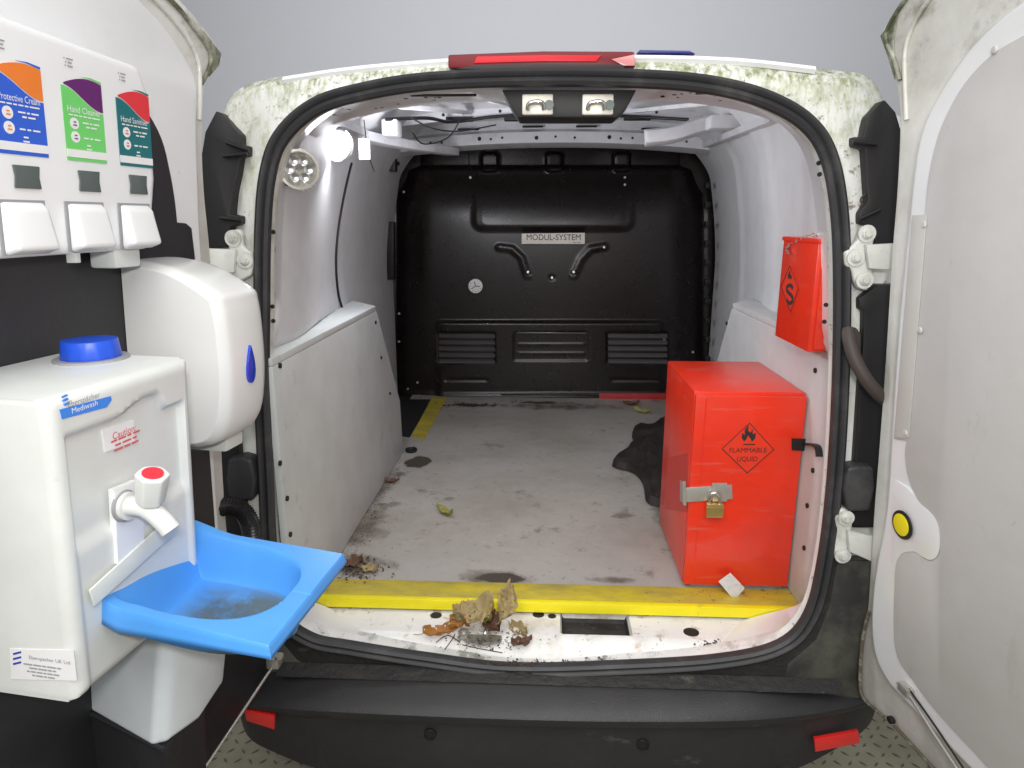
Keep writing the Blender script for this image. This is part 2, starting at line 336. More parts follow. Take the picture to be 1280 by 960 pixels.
rows.append([V((p.x*1.10, p.y+.3, up_z(p.z, .055))) for p in OUTs]); rows.append([V((p.x*1.26, 1.0, up_z(p.z, .17))) for p in OUTs])
rows.append([V((p.x*1.36, 2.42, up_z(p.z, .20))) for p in OUTs])
bm = ringface(bmesh.new(), rows)
for f in bm.faces:
    if f.calc_center_median().y > .035 and max(abs(v.co.y) for v in f.verts) < .22 and f.index < 10**9 and all(any((v.co-q).length < .05 for q in ()) for v in ()) and False: pass
body = link('body_shell', bm, [m_weather, m_white], van)
for p in body.data.polygons:
    if p.index < nL: p.material_index = 1
# raised roof edge between the two shoulders
top = [REAR(x, y, .022) for x, y in cr([(353, 100), (440, 87), (560, 77), (680, 73), (830, 73), (930, 77), (1020, 87)], 4)]
rows = []
bm = bmesh.new()
g = [[bm.verts.new(p+V((0, dy, dz))) for p in top] for dy, dz in ((.004, -.007), (-.001, .0), (.002, .006), (.02, .010), (.3, .045), (1.0, .16), (2.3, .19))]
for a, b in zip(g, g[1:]):
    for j in range(len(a)-1): bm.faces.new((a[j], a[j+1], b[j+1], b[j]))
link('roof_edge', bm, m_white, van)
# rubber seal round the opening: double lobe
prof = [(-.016, -.002), (-.015, .010), (-.009, .016), (-.003, .013), (0, .008), (.003, .013), (.009, .019), (.015, .014), (.017, .002), (.014, -.006), (-.012, -.006)]
link('door_seal', sweep([p+V((0, -.003, 0)) for p in INs], prof, closed=True, up=(0, -1, 0)), m_rubber, van)
# interior side walls
def inx(s, z):
    z = min(1.62, max(.72, z)); best = sorted([(abs(p.z-z), abs(p.x)) for p in INs if p.x*s > 0 and .65 < p.z < 1.7])[:2]
    (d0, x0), (d1, x1) = best; return (x0*d1+x1*d0)/max(1e-6, d0+d1)
def wallx(s, y, z):
    b = [(0.10, .562, .575), (.3, .60, .61), (.6, .64, .66), (1.0, .69, .715), (1.6, .75, .79), (2.3, .805, .86)]
    for (y0, l0, r0), (y1, l1, r1) in zip(b, b[1:]):
        if y <= y1: t = max(0, (y-y0)/(y1-y0)); break
    w_ = (l0+(l1-l0)*t) if s < 0 else (r0+(r1-r0)*t)
    w_ -= .20*max(0, z-1.25)**1.6*(.5+.5*min(1, y/.5))
    if z > 1.68: w_ -= 1.6*(z-1.68)**1.6*(.4+.6*min(1, y/1.0))
    iw = inx(s, z)+.010; t_ = sstep(.10, .40, y); zt_ = sstep(1.72, 1.60, z)
    w_ = w_+(iw-w_)*(1-t_)*zt_
    return s*(w_+(.055 if s < 0 else .075)*sstep(1.225, 1.17, z)*sstep(.9, .5, y))
def wall_fn(s):
    def f(u, v):
        y = .10+2.1*u; z = .50+v*(1.27+.13*sstep(.34, 1.0, y))
        x = wallx(s, y, z)
        if s > 0: x -= .010*rbox(y, z, .7, .95, .6, 1.8, .05, .05)+.008*rbox(y, z, 1.35, 1.5, .6, 1.8, .05, .05)
        return (x, y, z)
    return f
link('side_wall', grid(wall_fn(-1), 70, 64), m_inner, van); link('side_wall', grid(wall_fn(1), 70, 64), m_inner, van)
# raised lining seam on the left (dark gap line)
seam = [X(px, py, -.66) for px, py in [(426, 204), (420, 240), (415, 290), (416, 330), (424, 370), (433, 388)]]
seam = [V((wallx(-1, p.y, p.z)+.004, p.y, p.z)) for p in [V(q) for q in cr(seam, 6)]]
link('lining_seam', sweep(seam, .0035), m_dark, van)
# wheel box panels
def wheelbox(s, x, pts_top_near, yn, yt, yf, zt, m):
    t = thing_part = None
    bm = bmesh.new(); th = .016
    out = [(yn, .583), (yf, .583), (yf-.02, .80), (yt+.02, zt-.012), (yt, zt), (yn, zt)]
    prism([(s*x, a, b) for a, b in out], [(s*(x+th), a, b) for a, b in out], bm)
    o = link('lower_side_board', bm, m, van, bevel=.003)
    lw = [(s*x, yn, zt), (s*x, yt, zt), (s*(abs(wallx(s, yt, zt))+.01), yt+.14, zt+.002), (s*(abs(wallx(s, yn+.3, zt))+.01), yn+.3, zt+.002), (s*(abs(wallx(s, yn, zt))+.03), yn, zt+.002)]
    link('ledge_board', slab([V(p)+V((0, 0, .0165)) for p in lw], (0, 0, -.016)), m, van, bevel=.002)
    fw = [(s*x, yf, .583), (s*.80, yf+.05, .583), (s*.80, yt+.15, zt), (s*x, yt, zt)]
    link('end_board', slab([V(p)+V((s*.017, 0, 0)) for p in fw], (0, .012, 0)), m, van, bevel=.002)
    return o
wheelbox(-1, .57, None, .018, .90, 1.235, 1.195, m_panel)
wheelbox(1, .612, None, .045, .95, 1.25, 1.205, m_panelr)
def rivets(s, x, pts, r=.006):
    for px, py in pts:
        p = X(px, py, s*x); link('rivet', disc(p, (-s, 0, 0), r, .004, 10), m_dark, van)
rivets(-1, .57, [(349, 579), (358, 623), (362, 668), (469, 403), (476, 447), (487, 492), (349, 457)])
rivets(1, .612, [(909, 404), (1020, 463), (1010, 632), (1006, 685), (1017, 588)])
# load floor
flp = [(-.575, .18), (-.572, 1.20), (-.66, 1.24), (-.71, 2.16), (.83, 2.2), (.70, 1.3), (.615, 1.2), (.615, .18)]
link('load_floor', slab([(x, y, .58) for x, y in flp], (0, 0, -.012)), m_floor, van, smooth=False)
link('under_floor', box((-.9, .19, .54), (.9, 2.3, .564)), m_dark, van, smooth=False)
# yellow strips
a, b = Z(330, 727, .584), Z(990, 741, .584); c, d = Z(1000, 772, .584), Z(330, 757, .584)
bm = slab([(-.60, .152, .5855), (.612, .152, .5855), (.612, .243, .5845), (-.60, .243, .5845)], (0, 0, -.0045))
link('edge_strip', bm, m_yellow, van, bevel=.001, label='worn dull yellow top of the sill strip')
pr = [(.150, .5862), (.164, .5868), (.164, .583), (.154, .582), (.149, .563), (.144, .5635)]
bm = bmesh.new(); prism([(-.60, y, z) for y, z in pr], [(.612, y, z) for y, z in pr], bm)
link('edge_nosing', bm, m_yellowf, van, bevel=.0015, label='bright yellow front lip of the sill strip')
q = [Z(x, y, .5835) for x, y in [(514, 545), (540, 497), (559, 497), (530, 549)]]
link('floor_strip', slab(q, (0, 0, -.003)), m_yellow, van, label='short yellow strip at the far left of the floor')
q = [Y(x, y, 2.12) for x, y in [(749, 503), (749, 492), (836, 492), (836, 503)]]
link('red_floor_trim', slab(q, (0, .02, 0)), m_redlip, van, bevel=.002)
# sill: white pressed metal below the strip with a latch well, holes
wl0, wl1 = Z(700, 765, .553), Z(791, 797, .553)
def sill_fn(u, v):
    x = -.60+1.22*u; y = .012+.166*v; z = .526+.032*sstep(0, .30, v)-.010*sstep(.27, .0, abs(x+.10))*sstep(.40, 0, v)
    inw = rbox(x, y, wl0.x, wl1.x, wl1.y, wl0.y, .008, .008)
    return (x, y, z-.028*inw)
def sill_mi(u, v):
    x = -.60+1.22*u; y = .012+.166*v
    return 1 if rbox(x, y, wl0.x, wl1.x, wl1.y, wl0.y, .008, .008) > .45 else 0
link('sill', grid(sill_fn, 300, 48, None, sill_mi), [m_sill, m_rubberlow], van)
for px, py, rx in [(545, 769, .014), (673, 768, .014), (864, 790, .018), (978, 772, .014), (690, 770, .010)]:
    p = Z(px, py, .5590); n = 18
    link('drain_hole', slab([p+V((rx*math.cos(t*2*math.pi/n), rx*.9*math.sin(t*2*math.pi/n), .0006)) for t in range(n)], (0, 0, -.006)), m_dark, van)
for k, (x, y) in enumerate([(712, 790), (728, 783), (742, 788), (758, 781), (772, 787)]): link('well_bolt', disc(Z(x, y, .526), (0, 0, 1), .006, .006, 8), m_hose, van)
# striker on the sill
sp = Z(600, 800, .550)
link('striker_plate', slab([sp+V((x, y, .006)) for x, y in [(-.034, -.012), (.012, -.022), (.05, -.012), (.05, .012), (.0, .02), (-.034, .012)]], (0, 0, -.006)), m_steel, van, bevel=.002)
link('striker_pin', lathe(Z(580, 795, .556), (0, -.3, 1), [(.011, 0), (.012, .006), (.012, .014), (.007, .014), (.006, .004), (0, .004)], 16), m_steel, van)
link('striker_pin', sweep(cr([sp+V((.012, -.014, .004)), sp+V((.013, -.012, .026)), sp+V((.014, .008, .03)), sp+V((.015, .014, .004))], 5), .0035), m_chrome, van)
# roof lining and header
def roof_fn(u, v):
    x = -.80+1.65*u; y = .34+1.95*v; z = 1.80+.115*sstep(.34, 1.0, y)-.09*abs(2*u-1)**3
    for b in (.62, 1.0, 1.42): z -= .020*rbox(y, 0, b-.05, b+.05, -1, 1, .01, .035)
    if y < .40: z -= .04*(1-sstep(.34, .40, y))
    for cx in (-.42, -.14, .14, .42): z += .012*rbox(x, y, cx-.10, cx+.10, 1.08, 1.34, .02, .03)
    return (x, y, z)
link('roof_lining', grid(roof_fn, 90, 110), m_header, van)
def head_fn(u, v):
    x = -.60+1.22*u; y = .10+.28*v; k = abs(2*u-1)**4*.10
    z = 1.742-k+.018*v+.010*rbox(x, y, -.5, -.16, .17, .34, .02, .02)+.010*rbox(x, y, .22, .5, .17, .34, .02, .02)
    return (x, y, z)
link('roof_header', grid(head_fn, 90, 24), m_header, van)
bmh = bmesh.new()
for x in (-.47, -.43, -.39, -.33, .25, .31, .35, .41, .46):
    disc((x, .33+.0*x, 1.762), (0, 0, -1), .005, .004, 8, bmh)
link('punched_hole', bmh, m_dark, van, kind='stuff')
# rear cross beam above the bulkhead: curved box section with holes and brackets
def beam_pt(u): x = -.80+1.66*u; return x, 1.80+.0*u, 1.868-.055*abs(2*u-1)**2.2
bm = bmesh.new(); prof2 = [(0, 0), (.03, -.005), (.045, .03), (.05, .085), (.10, .10), (.22, .10), (.22, .02), (.10, -.0)]
rs = []
for i in range(41):
    u = i/40; x, y, z = beam_pt(u); rs.append([bm.verts.new((x, y+a, z-.052+b)) for a, b in [(0, 0), (0, .045), (.03, .06), (.03, .10), (.2, .10), (.2, .0), (.1, -.012)]])
for A, B in zip(rs, rs[1:]):
    for j in range(7): k = (j+1) % 7; bm.faces.new((A[j], A[k], B[k], B[j]))
link('cross_beam', bm, m_header, van)
for i, u in enumerate([.14, .17, .20, .30, .33, .36, .45, .50, .55, .64, .67, .70, .80, .84]):
    x, y, z = beam_pt(u); link('beam_hole', disc((x, y+.001, z-.032+(i % 2)*.004), (0, -1, 0), .0055 if i % 3 else .009, .002, 8), m_dark, van)
for u in (.27, .44, .58, .75):
    x, y, z = beam_pt(u); link('beam_slot', box((x-.045, y-.001, z+.012), (x+.045, y+.02, z+.018)), m_dark, van)
# second roof beam, gusset ribs and roof rails
bm = bmesh.new(); rs = []
for i in range(41):
    u = i/40; x = -.74+1.54*u; z = 1.868-.060*abs(2*u-1)**2.4
    rs.append([bm.verts.new((x, 1.40+a, z+b)) for a, b in [(0, 0), (-.004, .045), (.10, .06), (.10, .012)]])
for A, B in zip(rs, rs[1:]):
    for j in range(4): k = (j+1) % 4; bm.faces.new((A[j], A[k], B[k], B[j]))
link('roof_beam', bm, m_header, van, bevel=0)
for u in (.12, .22, .27, .36, .47, .52, .60, .66, .74, .85):
    x = -.74+1.54*u; z = 1.868-.060*abs(2*u-1)**2.4; link('beam_hole', disc((x, 1.399, z+.022), (0, -1, 0), .006, .002, 8), m_dark, van)
for x in (-.34, -.12, .12, .33): link('beam_clip', box((x-.05, 1.38, 1.852), (x+.05, 1.42, 1.866)), m_rubber if 0 else m_dark, van, bevel=.003)
for s_ in (-1, 1):
    for a_, b_, r_ in (((s_*.50, .42, 1.775), (s_*.30, 1.38, 1.885), .014), ((s_*.22, .40, 1.785), (s_*.14, 1.38, 1.905), .009), ((s_*.56, .5, 1.745), (s_*.66, 1.7, 1.80), .022)):
        link('roof_rib', sweep([V(a_), V(b_)], [(-r_, 0), (-r_*.7, -r_*.8), (r_*.7, -r_*.8), (r_, 0)], up=(0, 0, 1)), m_header, van)
link('roof_rail', sweep(cr([Y(452, 170, .95), Y(500, 180, 1.2), Y(566, 190, 1.75)], 5), [(-.03, -.015), (.03, -.015), (.03, .015), (-.03, .015)], up=(0, 0, 1)), m_header, van, bevel=.005)
path = [Y(x, y, 1.15) for x, y in cr([(806, 172), (840, 168), (872, 158), (905, 150)], 4)]
link('roof_bow', sweep(path, [(-.02, -.03), (.02, -.03), (.03, .02), (-.03, .02)], up=(0, 1, 0)), m_header, van, bevel=.006)
link('wiring_loom', sweep(cr([(-.52, .95, 1.80), (-.42, 1.15, 1.83), (-.36, 1.36, 1.845), (-.18, 1.385, 1.868), (.08, 1.385, 1.875), (.32, 1.385, 1.862), (.50, 1.30, 1.84)], 6), .006), m_black, van)
bmp = bmesh.new()
for k in range(26):
    x = random.choice([random.uniform(-.52, -.2), random.uniform(.2, .54)]); y = random.uniform(.16, .34)
    disc((x, y, 1.742-abs(2*(x+.60)/1.22-1)**4*.10+.018*(y-.1)/.28-.0005), (0, 0, -1), random.choice([.003, .0045]), .001, 8, bmp)
link('punched_hole', bmp, m_dark, van, kind='stuff')
for x0, x1 in ((-.30, -.16), (.30, .44)): link('header_slot', box((x0, .20, 1.7445), (x1, .215, 1.7475)), m_dark, van, bevel=.0005)
p = Y(489, 162, 1.0); link('bow_bracket', box(p-V((.026, .03, .022)), p+V((.026, .05, .03))), m_header, van, bevel=.008)
p = Y(905, 157, 1.0); link('bow_bracket', box(p-V((.05, .03, .012)), p+V((.05, .05, .03))), m_header, van, bevel=.010)
for k, pts in enumerate([[(455, 150, .8), (460, 190, .82), (468, 215, .83)], [(512, 146, .9), (540, 160, 1.0), (575, 164, 1.2), (620, 156, 1.3)], [(515, 165, 1.0), (530, 180, 1.2), (560, 172, 1.3), (575, 150, 1.3)], [(588, 180, 2.0), (586, 200, 2.05), (590, 214, 2.1), (594, 222, 2.1)]]):
    link('loose_wire', sweep(cr([Y(a, b, c) for a, b, c in pts], 6), .0025 if k else .0015), m_black, van)
# wall slot, right
q = [X(x, y, .64) for x, y in [(953, 168), (961, 167), (965, 181), (957, 183)]]
xx = max(wallx(1, p.y, p.z) for p in q)
link('wall_slot', slab([V((wallx(1, p.y, p.z)-.004, p.y, p.z)) for p in q], (.003, 0, 0)), m_dark, van)
for s, pts in ((-1, [(337, 383), (341, 383), (342, 401), (342, 290)]), (1, [(1023, 204), (1024, 218), (1032, 381), (1030, 402)])):
    for px, py in pts: link('pillar_hole', disc(Y(px, py, .05), (0, -1, 0), .0045, .003, 8), m_dark, van)
# lock catch housing in the header
hb = [(626, 112), (796, 112), (783, 136), (770, 147), (648, 147), (640, 136)]
q = [Y(x, y, .07) for x, y in hb]; link('catch_housing', slab(q, (0, .09, 0)), m_black, van, bevel=.004)
for cx in (672, 747):
    c_ = Y(cx, 131, .066)
    st_ = link('catch', obox(c_, (.030, 0, 0), (0, .006, 0), (0, 0, .019)), m_lock, van, bevel=.004)
    link('catch_loop', sweep(cr([c_+V((-.019, -.010, -.010)), c_+V((-.016, -.014, .0)), c_+V((0, -.016, .003)), c_+V((.010, -.014, 0)), c_+V((.012, -.010, -.010))], 5), .0042), m_chrome, st_)
    link('catch_bolt', disc(c_+V((.022, -.005, -.002)), (0, -1, 0), .009, .007, 12), m_green2, st_)
# ---- bulkhead
def bulk_h(px, py):
    h = 0
    h += .030*sstep(214, 207, py)*-1*0
    h -= .035*sstep(212, 204, py)                                    # upper step back
    for cx in (611, 693, 779): h += .028*rbox(px, py, cx-13, cx+13, 187, 216, 7, 5)
    h += .011*rbox(px, py, 588, 795, 150, 291, 16, 9)*sstep(222, 286, py)   # swelling above the plate
    h += .002*rbox(px, py, 598, 782, 120, 286, 12, 5)*sstep(240, 282, py)
    # raised brace bars under the plate
    for pts in ([(624, 309), (640, 311), (652, 322), (659, 344)], [(756, 308), (738, 311), (726, 324), (717, 344)]):
        dm = 99
        for (ax, ay), (bx, by) in zip(pts, pts[1:]):
            t = max(0, min(1, ((px-ax)*(bx-ax)+(py-ay)*(by-ay))/((bx-ax)**2+(by-ay)**2))); dm = min(dm, math.hypot(px-ax-t*(bx-ax), py-ay-t*(by-ay)))
        h += .007*(1-sstep(1, 6, dm))
    for cx, cy in ((660, 343), (717, 343), (690, 347)): h -= .008*(1-sstep(0, 4.5, math.hypot(px-cx, py-cy)))
    h += .020*sstep(400, 404, py)*sstep(543, 553, px)*sstep(832, 822, px)
    h -= .014*rbox(px, py, 545, 621, 413, 456, 5, 4)+.014*rbox(px, py, 756, 836, 413, 456, 5, 4)+.005*rbox(px, py, 640, 737, 412, 452, 5, 4)
    for a_, b_ in ((430, 4), (441, 4)): h += .003*rbox(px, py, 645, 733, a_-3, a_+3, 2, 3)
    for x0, x1 in ((555, 612), (762, 825)): h -= .006*rbox(px, py, x0, x1, 471, 477, 2, 3)
    h += .012*sstep(488, 494, py)
    e = min(px-484, 892-px); h += .09*(1-sstep(0, 60, e))**1.5*-1 + .012*(1-sstep(2, 9, e))
    h -= .05*sstep(290, 205, py)**2
    return h
def bulk_fn(u, v):
    px = 478+417*u; py = 182+320*v; q = Y(px, py, 2.16)
    # outline: narrower toward the top
    return (q.x, 2.16-bulk_h(px, py), q.z)
bk = link('bulkhead', grid(bulk_fn, 210, 200), m_bulk, van)
link('bulkhead_backing', box((-.95, 2.262, .5), (.98, 2.30, 2.0)), m_bulk, van, smooth=False)
for x0, x1 in ((549, 619), (760, 834)):
    for k in range(5):
        y_ = 420+k*8; a_, b_ = Y(x0, y_, 2.15), Y(x1, y_, 2.15)
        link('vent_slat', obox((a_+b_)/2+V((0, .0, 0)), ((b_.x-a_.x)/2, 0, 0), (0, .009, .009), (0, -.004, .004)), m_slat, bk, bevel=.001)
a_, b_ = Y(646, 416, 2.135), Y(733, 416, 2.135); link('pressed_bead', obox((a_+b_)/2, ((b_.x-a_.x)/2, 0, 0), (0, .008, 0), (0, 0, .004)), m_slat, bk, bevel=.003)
a_, b_ = Y(626, 494, 2.128), Y(766, 494, 2.128); link('pressed_bead', obox((a_+b_)/2, ((b_.x-a_.x)/2, 0, 0), (0, .005, 0), (0, 0, .003)), m_bulk, bk, bevel=.002)
for px, py in [(588, 222), (781, 222), (781, 231), (660, 340), (717, 340), (690, 347), (505, 240), (522, 478), (499, 392), (499, 427), (866, 440), (510, 486), (755, 309), (830, 424), (830, 430), (830, 437)]:
    link('bulkhead_screw', disc(Y(px, py, 2.155-bulk_h(px, py)), (0, -1, .1), .006, .006, 8), m_steel, bk)
# wall brackets beside the bulkhead
for x0, x1, y0, y1, yy in [(484, 497, 200, 206, 1.9), (478, 492, 277, 350, 2.0), (480, 494, 196, 214, 1.8)]:
    q = [Y(a, b, yy) for a, b in [(x0, y0), (x1, y0), (x1, y1), (x0, y1)]]; link('bulkhead_bracket', slab(q, (0, .05, 0)), m_black, van, bevel=.004)
for k, py in enumerate(range(232, 450, 24)):
    p = Y(884, py, 2.03); link('edge_fixing', box(p-V((.012, .02, .012)), p+V((.012, .02, .012))), m_black, van, bevel=.003)
# name plate and round sticker
q = [Y(x, y, 2.105) for x, y in [(652, 305), (731, 305), (731, 291), (652, 292)]]
npl = link('name_plate', slab(q, (0, .012, 0)), m_plate, van, bevel=.001)
text('plate_lettering', 'MODUL-SYSTEM', Y(692, 297, 2.104), (1, 0, 0), (0, 0, 1), .040, m_ink, npl, width=.265, bold=0)
small_print('plate_small_lettering', [(3, 4)], Y(721, 303, 2.104), (1, 0, 0), (0, 0, 1), .010, m_inkgrey, npl, .035)
dc = Y(594.5, 357.5, 2.135); ds = link('round_sticker', disc(dc, (0, -1, 0), .036, .004, 28), m_paper, van)
bm = bmesh.new()
for a_ in (90, 200, 340): a_ = R(a_+15); obox(dc+V((.011*math.cos(a_), -.0045, .011*math.sin(a_))), (.012*math.cos(a_), 0, .012*math.sin(a_)), (-.0018*math.sin(a_), 0, .0018*math.cos(a_)), (0, .0004, 0), bm)
for k in range(5, 12): a_ = R(k*30); obox(dc+V((.028*math.cos(a_), -.0045, .028*math.sin(a_))), (.002, 0, 0), (0, 0, .002), (0, .0004, 0), bm)
link('sticker_mark', bm, m_ink, ds, smooth=False)
# ---- high brake light and blue roof piece
bl = [(560, 85), (560, 68), (680, 63.5), (793, 64), (795, 83), (750, 82), (600, 85)]
b0 = link('brake_light', slab([REAR(x, y, -.006) for x, y in bl], (0, .05, 0)), m_brake, van, bevel=.004)
link('reflector_strip', slab([REAR(x, y, -.009) for x, y in [(592, 79), (596, 70.5), (680, 68.5), (752, 69), (745, 77), (680, 76.5)]], (0, .006, 0)), m_brakein, b0, bevel=.001)
link('lens_end', slab([REAR(x, y, -.009) for x, y in [(764, 74), (793, 68), (794, 82), (780, 82)]], (0, .006, 0)), m_pink, b0, bevel=.001)
link('lamp_gasket', slab([REAR(x, y, -.008) for x, y in [(566, 86), (600, 81), (680, 80), (780, 80.5), (781, 87)]], (0, .006, 0)), m_black, b0, bevel=.001)
q = [Y(x, y, .5) for x, y in [(796, 66), (800, 62), (862, 63), (870, 67)]]; link('roof_strip', slab(q, (0, .3, 0)), m_roofblue, van, bevel=.003, label='thin dark blue piece on the roof')
# ---- lamp sides (black plastic) on the pillars
def lampside(pts, name='light_housing'):
    link(name, slab([REAR(x, y, -.004) for x, y in pts], (0, .05, 0)), m_black, van, bevel=.004)
lampside([(270, 138), (284, 151), (299, 168), (301, 181), (311, 182), (311, 195), (301, 196), (298, 215), (291, 243), (288, 268), (302, 270), (302, 280), (287, 284), (284, 309), (250, 312), (246, 228), (256, 165)])
lampside([(1106, 124), (1085, 145), (1079, 171), (1066, 171), (1066, 183), (1081, 186), (1085, 251), (1074, 267), (1074, 280), (1090, 282), (1094, 310), (1135, 310), (1135, 190), (1120, 140)])
lampside([(1098, 356), (1074, 373), (1074, 386), (1080, 390), (1079, 430), (1074, 492), (1068, 582), (1066, 660), (1120, 660), (1130, 356)])
lampside([(250, 350), (286, 352), (290, 430), (296, 540), (308, 650), (318, 730), (262, 730), (250, 500)])
for pts in ([(1060, 585), (1072, 583), (1092, 584), (1094, 610), (1088, 640), (1060, 640), (1055, 612)], [(284, 575), (300, 571), (314, 575), (319, 600), (316, 626), (286, 626), (282, 600)]):
    link('rubber_buffer', slab([REAR(x, y, -.03) for x, y in pts], (0, .04, 0)), m_rubber, van, bevel=.008, seg=3)
for yy in (176, 190): pass
# clips across light housings
for ax, ay, bx, by in [(283, 178, 311, 188), (279, 195, 309, 192), (275, 272, 302, 275), (1066, 177, 1096, 180), (1074, 274, 1100, 262)]:
    link('housing_clip', sweep([REAR(ax, ay, -.012), REAR(bx, by, -.012)], .004), m_black, van)
# dirt cracks on the pillar
for pts in ([(1082, 262), (1076, 250), (1082, 243), (1088, 246), (1092, 258)], [(1075, 265), (1083, 252), (1090, 243)]):
    link('dirt_streak', sweep(cr([REAR(x, y, .006) for x, y in pts], 5), .0018), m_crumb, van)
# ---- hinges
def bolt(p, parent, r=.011):
    n = (0, -1, 0); bm = disc(p, n, r*1.5, .004, 18); disc(p+V((0, -.004, 0)), n, r, .004, 14, bm, r*.8); lathe(p+V((0, -.008, 0)), n, [(r*.62, 0), (r*.6, .004), (r*.3, .0045)], 6, bm)
    link('hinge_bolt', bm, m_hinge, parent)
def hinge(plate, bolts, arm):
    h = link('hinge', slab([REAR(x, y, -.020) for x, y in plate], (0, .018, 0)), m_hinge, van, bevel=.006, seg=3)
    for b_ in bolts: bolt(REAR(*b_, -.020), h)
    link('hinge_arm', slab([REAR(x, y, -.034) for x, y in arm], (0, .014, 0)), m_hinge, h, bevel=.003)
hinge([(1078, 283), (1090, 282), (1095, 293), (1092, 306), (1086, 318), (1092, 338), (1093, 352), (1084, 364), (1072, 360), (1067, 348), (1065, 338), (1057, 332), (1056, 315), (1066, 307), (1072, 300)], [(1083, 292), (1069, 322), (1080, 350)], [(1083, 306), (1122, 304), (1122, 338), (1087, 336)])
hinge([(298, 286), (286, 288), (283, 299), (286, 312), (290, 330), (288, 345), (300, 352), (313, 345), (316, 330), (314, 316), (303, 308), (303, 292)], [(292, 298), (307, 325)], [(294, 312), (248, 310), (248, 342), (292, 341)])
hinge([(1052, 636), (1063, 638), (1067, 650), (1064, 668), (1065, 690), (1062, 703), (1052, 706), (1043, 698), (1043, 680), (1046, 665), (1044, 648)], [(1057, 647), (1053, 694)], [(1060, 664), (1098, 672), (1098, 706), (1062, 690)])
# door check hose on right, door check on left
link('cable_boot', sweep(cr([REAR(1060, 412, -.02), REAR(1062, 428, -.035), REAR(1070, 452, -.05), REAR(1084, 476, -.06), REAR(1100, 494, -.06), REAR(1118, 508, -.05)], 6), .013), m_hose, van)
link('cable_boot', slab([REAR(x, y, -.016) for x, y in [(1056, 416), (1060, 410), (1072, 410), (1077, 418), (1077, 446), (1068, 452), (1058, 446)]], (0, .02, 0)), m_hose, van, bevel=.006)
hp = cr([REAR(250, 650, -.09), REAR(268, 637, -.09), REAR(288, 632, -.09), REAR(305, 641, -.085), REAR(314, 662, -.08), REAR(316, 695, -.07), REAR(312, 735, -.05)], 16)
bm = bmesh.new(); rs = []; hp = [V(p) for p in hp]; last = V((0, 0, 1))
for i, p in enumerate(hp):
    t = (hp[min(i+1, len(hp)-1)]-hp[max(i-1, 0)]).normalized(); u = (last-t*last.dot(t)).normalized(); last = u; s_ = t.cross(u); r = .0200 if i % 2 else .0172
    rs.append([bm.verts.new(p+(s_*math.cos(k*math.pi/8)+u*math.sin(k*math.pi/8))*r) for k in range(16)])
for A, B in zip(rs, rs[1:]):
    for j in range(16): k = (j+1) % 16; bm.faces.new((A[j], A[k], B[k], B[j]))
link('cable_hose', bm, mat('shiny_black_hose', (.02, .02, .021), .25), van)
# ---- bumper
def cx_(i): return i
lipc = [(-.80, .20), (-.76, .06), (-.70, -.03), (-.62, -.068), (-.42, -.088), (0, -.095), (.40, -.075), (.56, -.045), (.68, -.005), (.75, .07), (.79, .20)]
lipc = [(-.79, .22), (-.765, .07), (-.70, -.055), (-.60, -.083), (-.42, -.092), (-.1, -.096), (.15, -.092), (.40, -.078), (.56, -.052), (.68, -.016), (.755, .026), (.80, .09), (.815, .22)]
lp = cr(lipc, 8); bm = bmesh.new(); rs = []
for x, y in lp:
    e = sstep(.45, .8, abs(x)); inx = x*.9; iy = max(y+.05, -.012+.25*e)
    ii = lambda t: V((x+(inx-x)*t, y+(iy-y)*t, 0))
    rec = sstep(.47, .52, abs(x+.0)) 
    zb_ = .258+.048*e
    P_ = [ii(1)+V((0, 0, .506+.02*e)), ii(.75)+V((0, 0, .498+.012*e)), ii(.4)+V((0, 0, .488+.004*e)), ii(.2)+V((0, 0, .476)), ii(.05)+V((0, 0, .468)), ii(0)+V((0, -.002, .460)), ii(0)+V((0, -.001, .452)), ii(.03)+V((0, 0, .440)), ii(.10+.0*e)+V((0, .012*(1-rec), .430)), ii(.10)+V((0, .012*(1-rec), .40)), ii(.12)+V((0, .006, .35)), ii(.14)+V((0, .004, zb_+.03)), ii(.30)+V((0, .012, zb_)), ii(1)+V((0, .06, zb_-.01))]
    rs.append([bm.verts.new(p) for p in P_])
for A, B in zip(rs, rs[1:]):
    for j in range(len(A)-1): bm.faces.new((A[j], A[j+1], B[j+1], B[j]))
bp = link('bumper', bm, m_bumper, van)
def onb(px, py, off=0):
    # nearest bumper face point on a sight line
    d = ray(px, py); best = None
    for (x0, y0), (x1, y1) in zip(lp, lp[1:]):
        A = V((x0, y0, 0)); B = V((x1, y1, 0)); n = V((B.y-A.y, -(B.x-A.x), 0)).normalized(); dn = n.dot(d)
        if abs(dn) < 1e-6: continue
        P = CAM+d*(n.dot(A-n*.0-CAM)/dn); t = (P-A).dot(B-A)/(B-A).length_squared
        if -.01 <= t <= 1.01 and P.y < .25: best = P+n*off if best is None or P.y < best.y else best
    return best
for pts in ([(305, 887), (343, 895), (343, 912), (308, 901)], [(1018, 924), (1073, 914), (1075, 929), (1019, 940)]):
    q = [onb(*p, .0005) for p in pts]
    if all(q): link('reflector', slab(q, (0, .009, 0)), m_reflector, bp, bevel=.0015)
for px, py in [(536, 925), (805, 938)]:
    q = onb(px, py, .0); lr = link('parking_sensor', lathe(q+V((0, .0262, 0)), (0, -1, 0), [(.0135, 0), (.0135, .012), (.0115, .013), (.011, .0105), (0, .0105)], 20), m_black, bp)
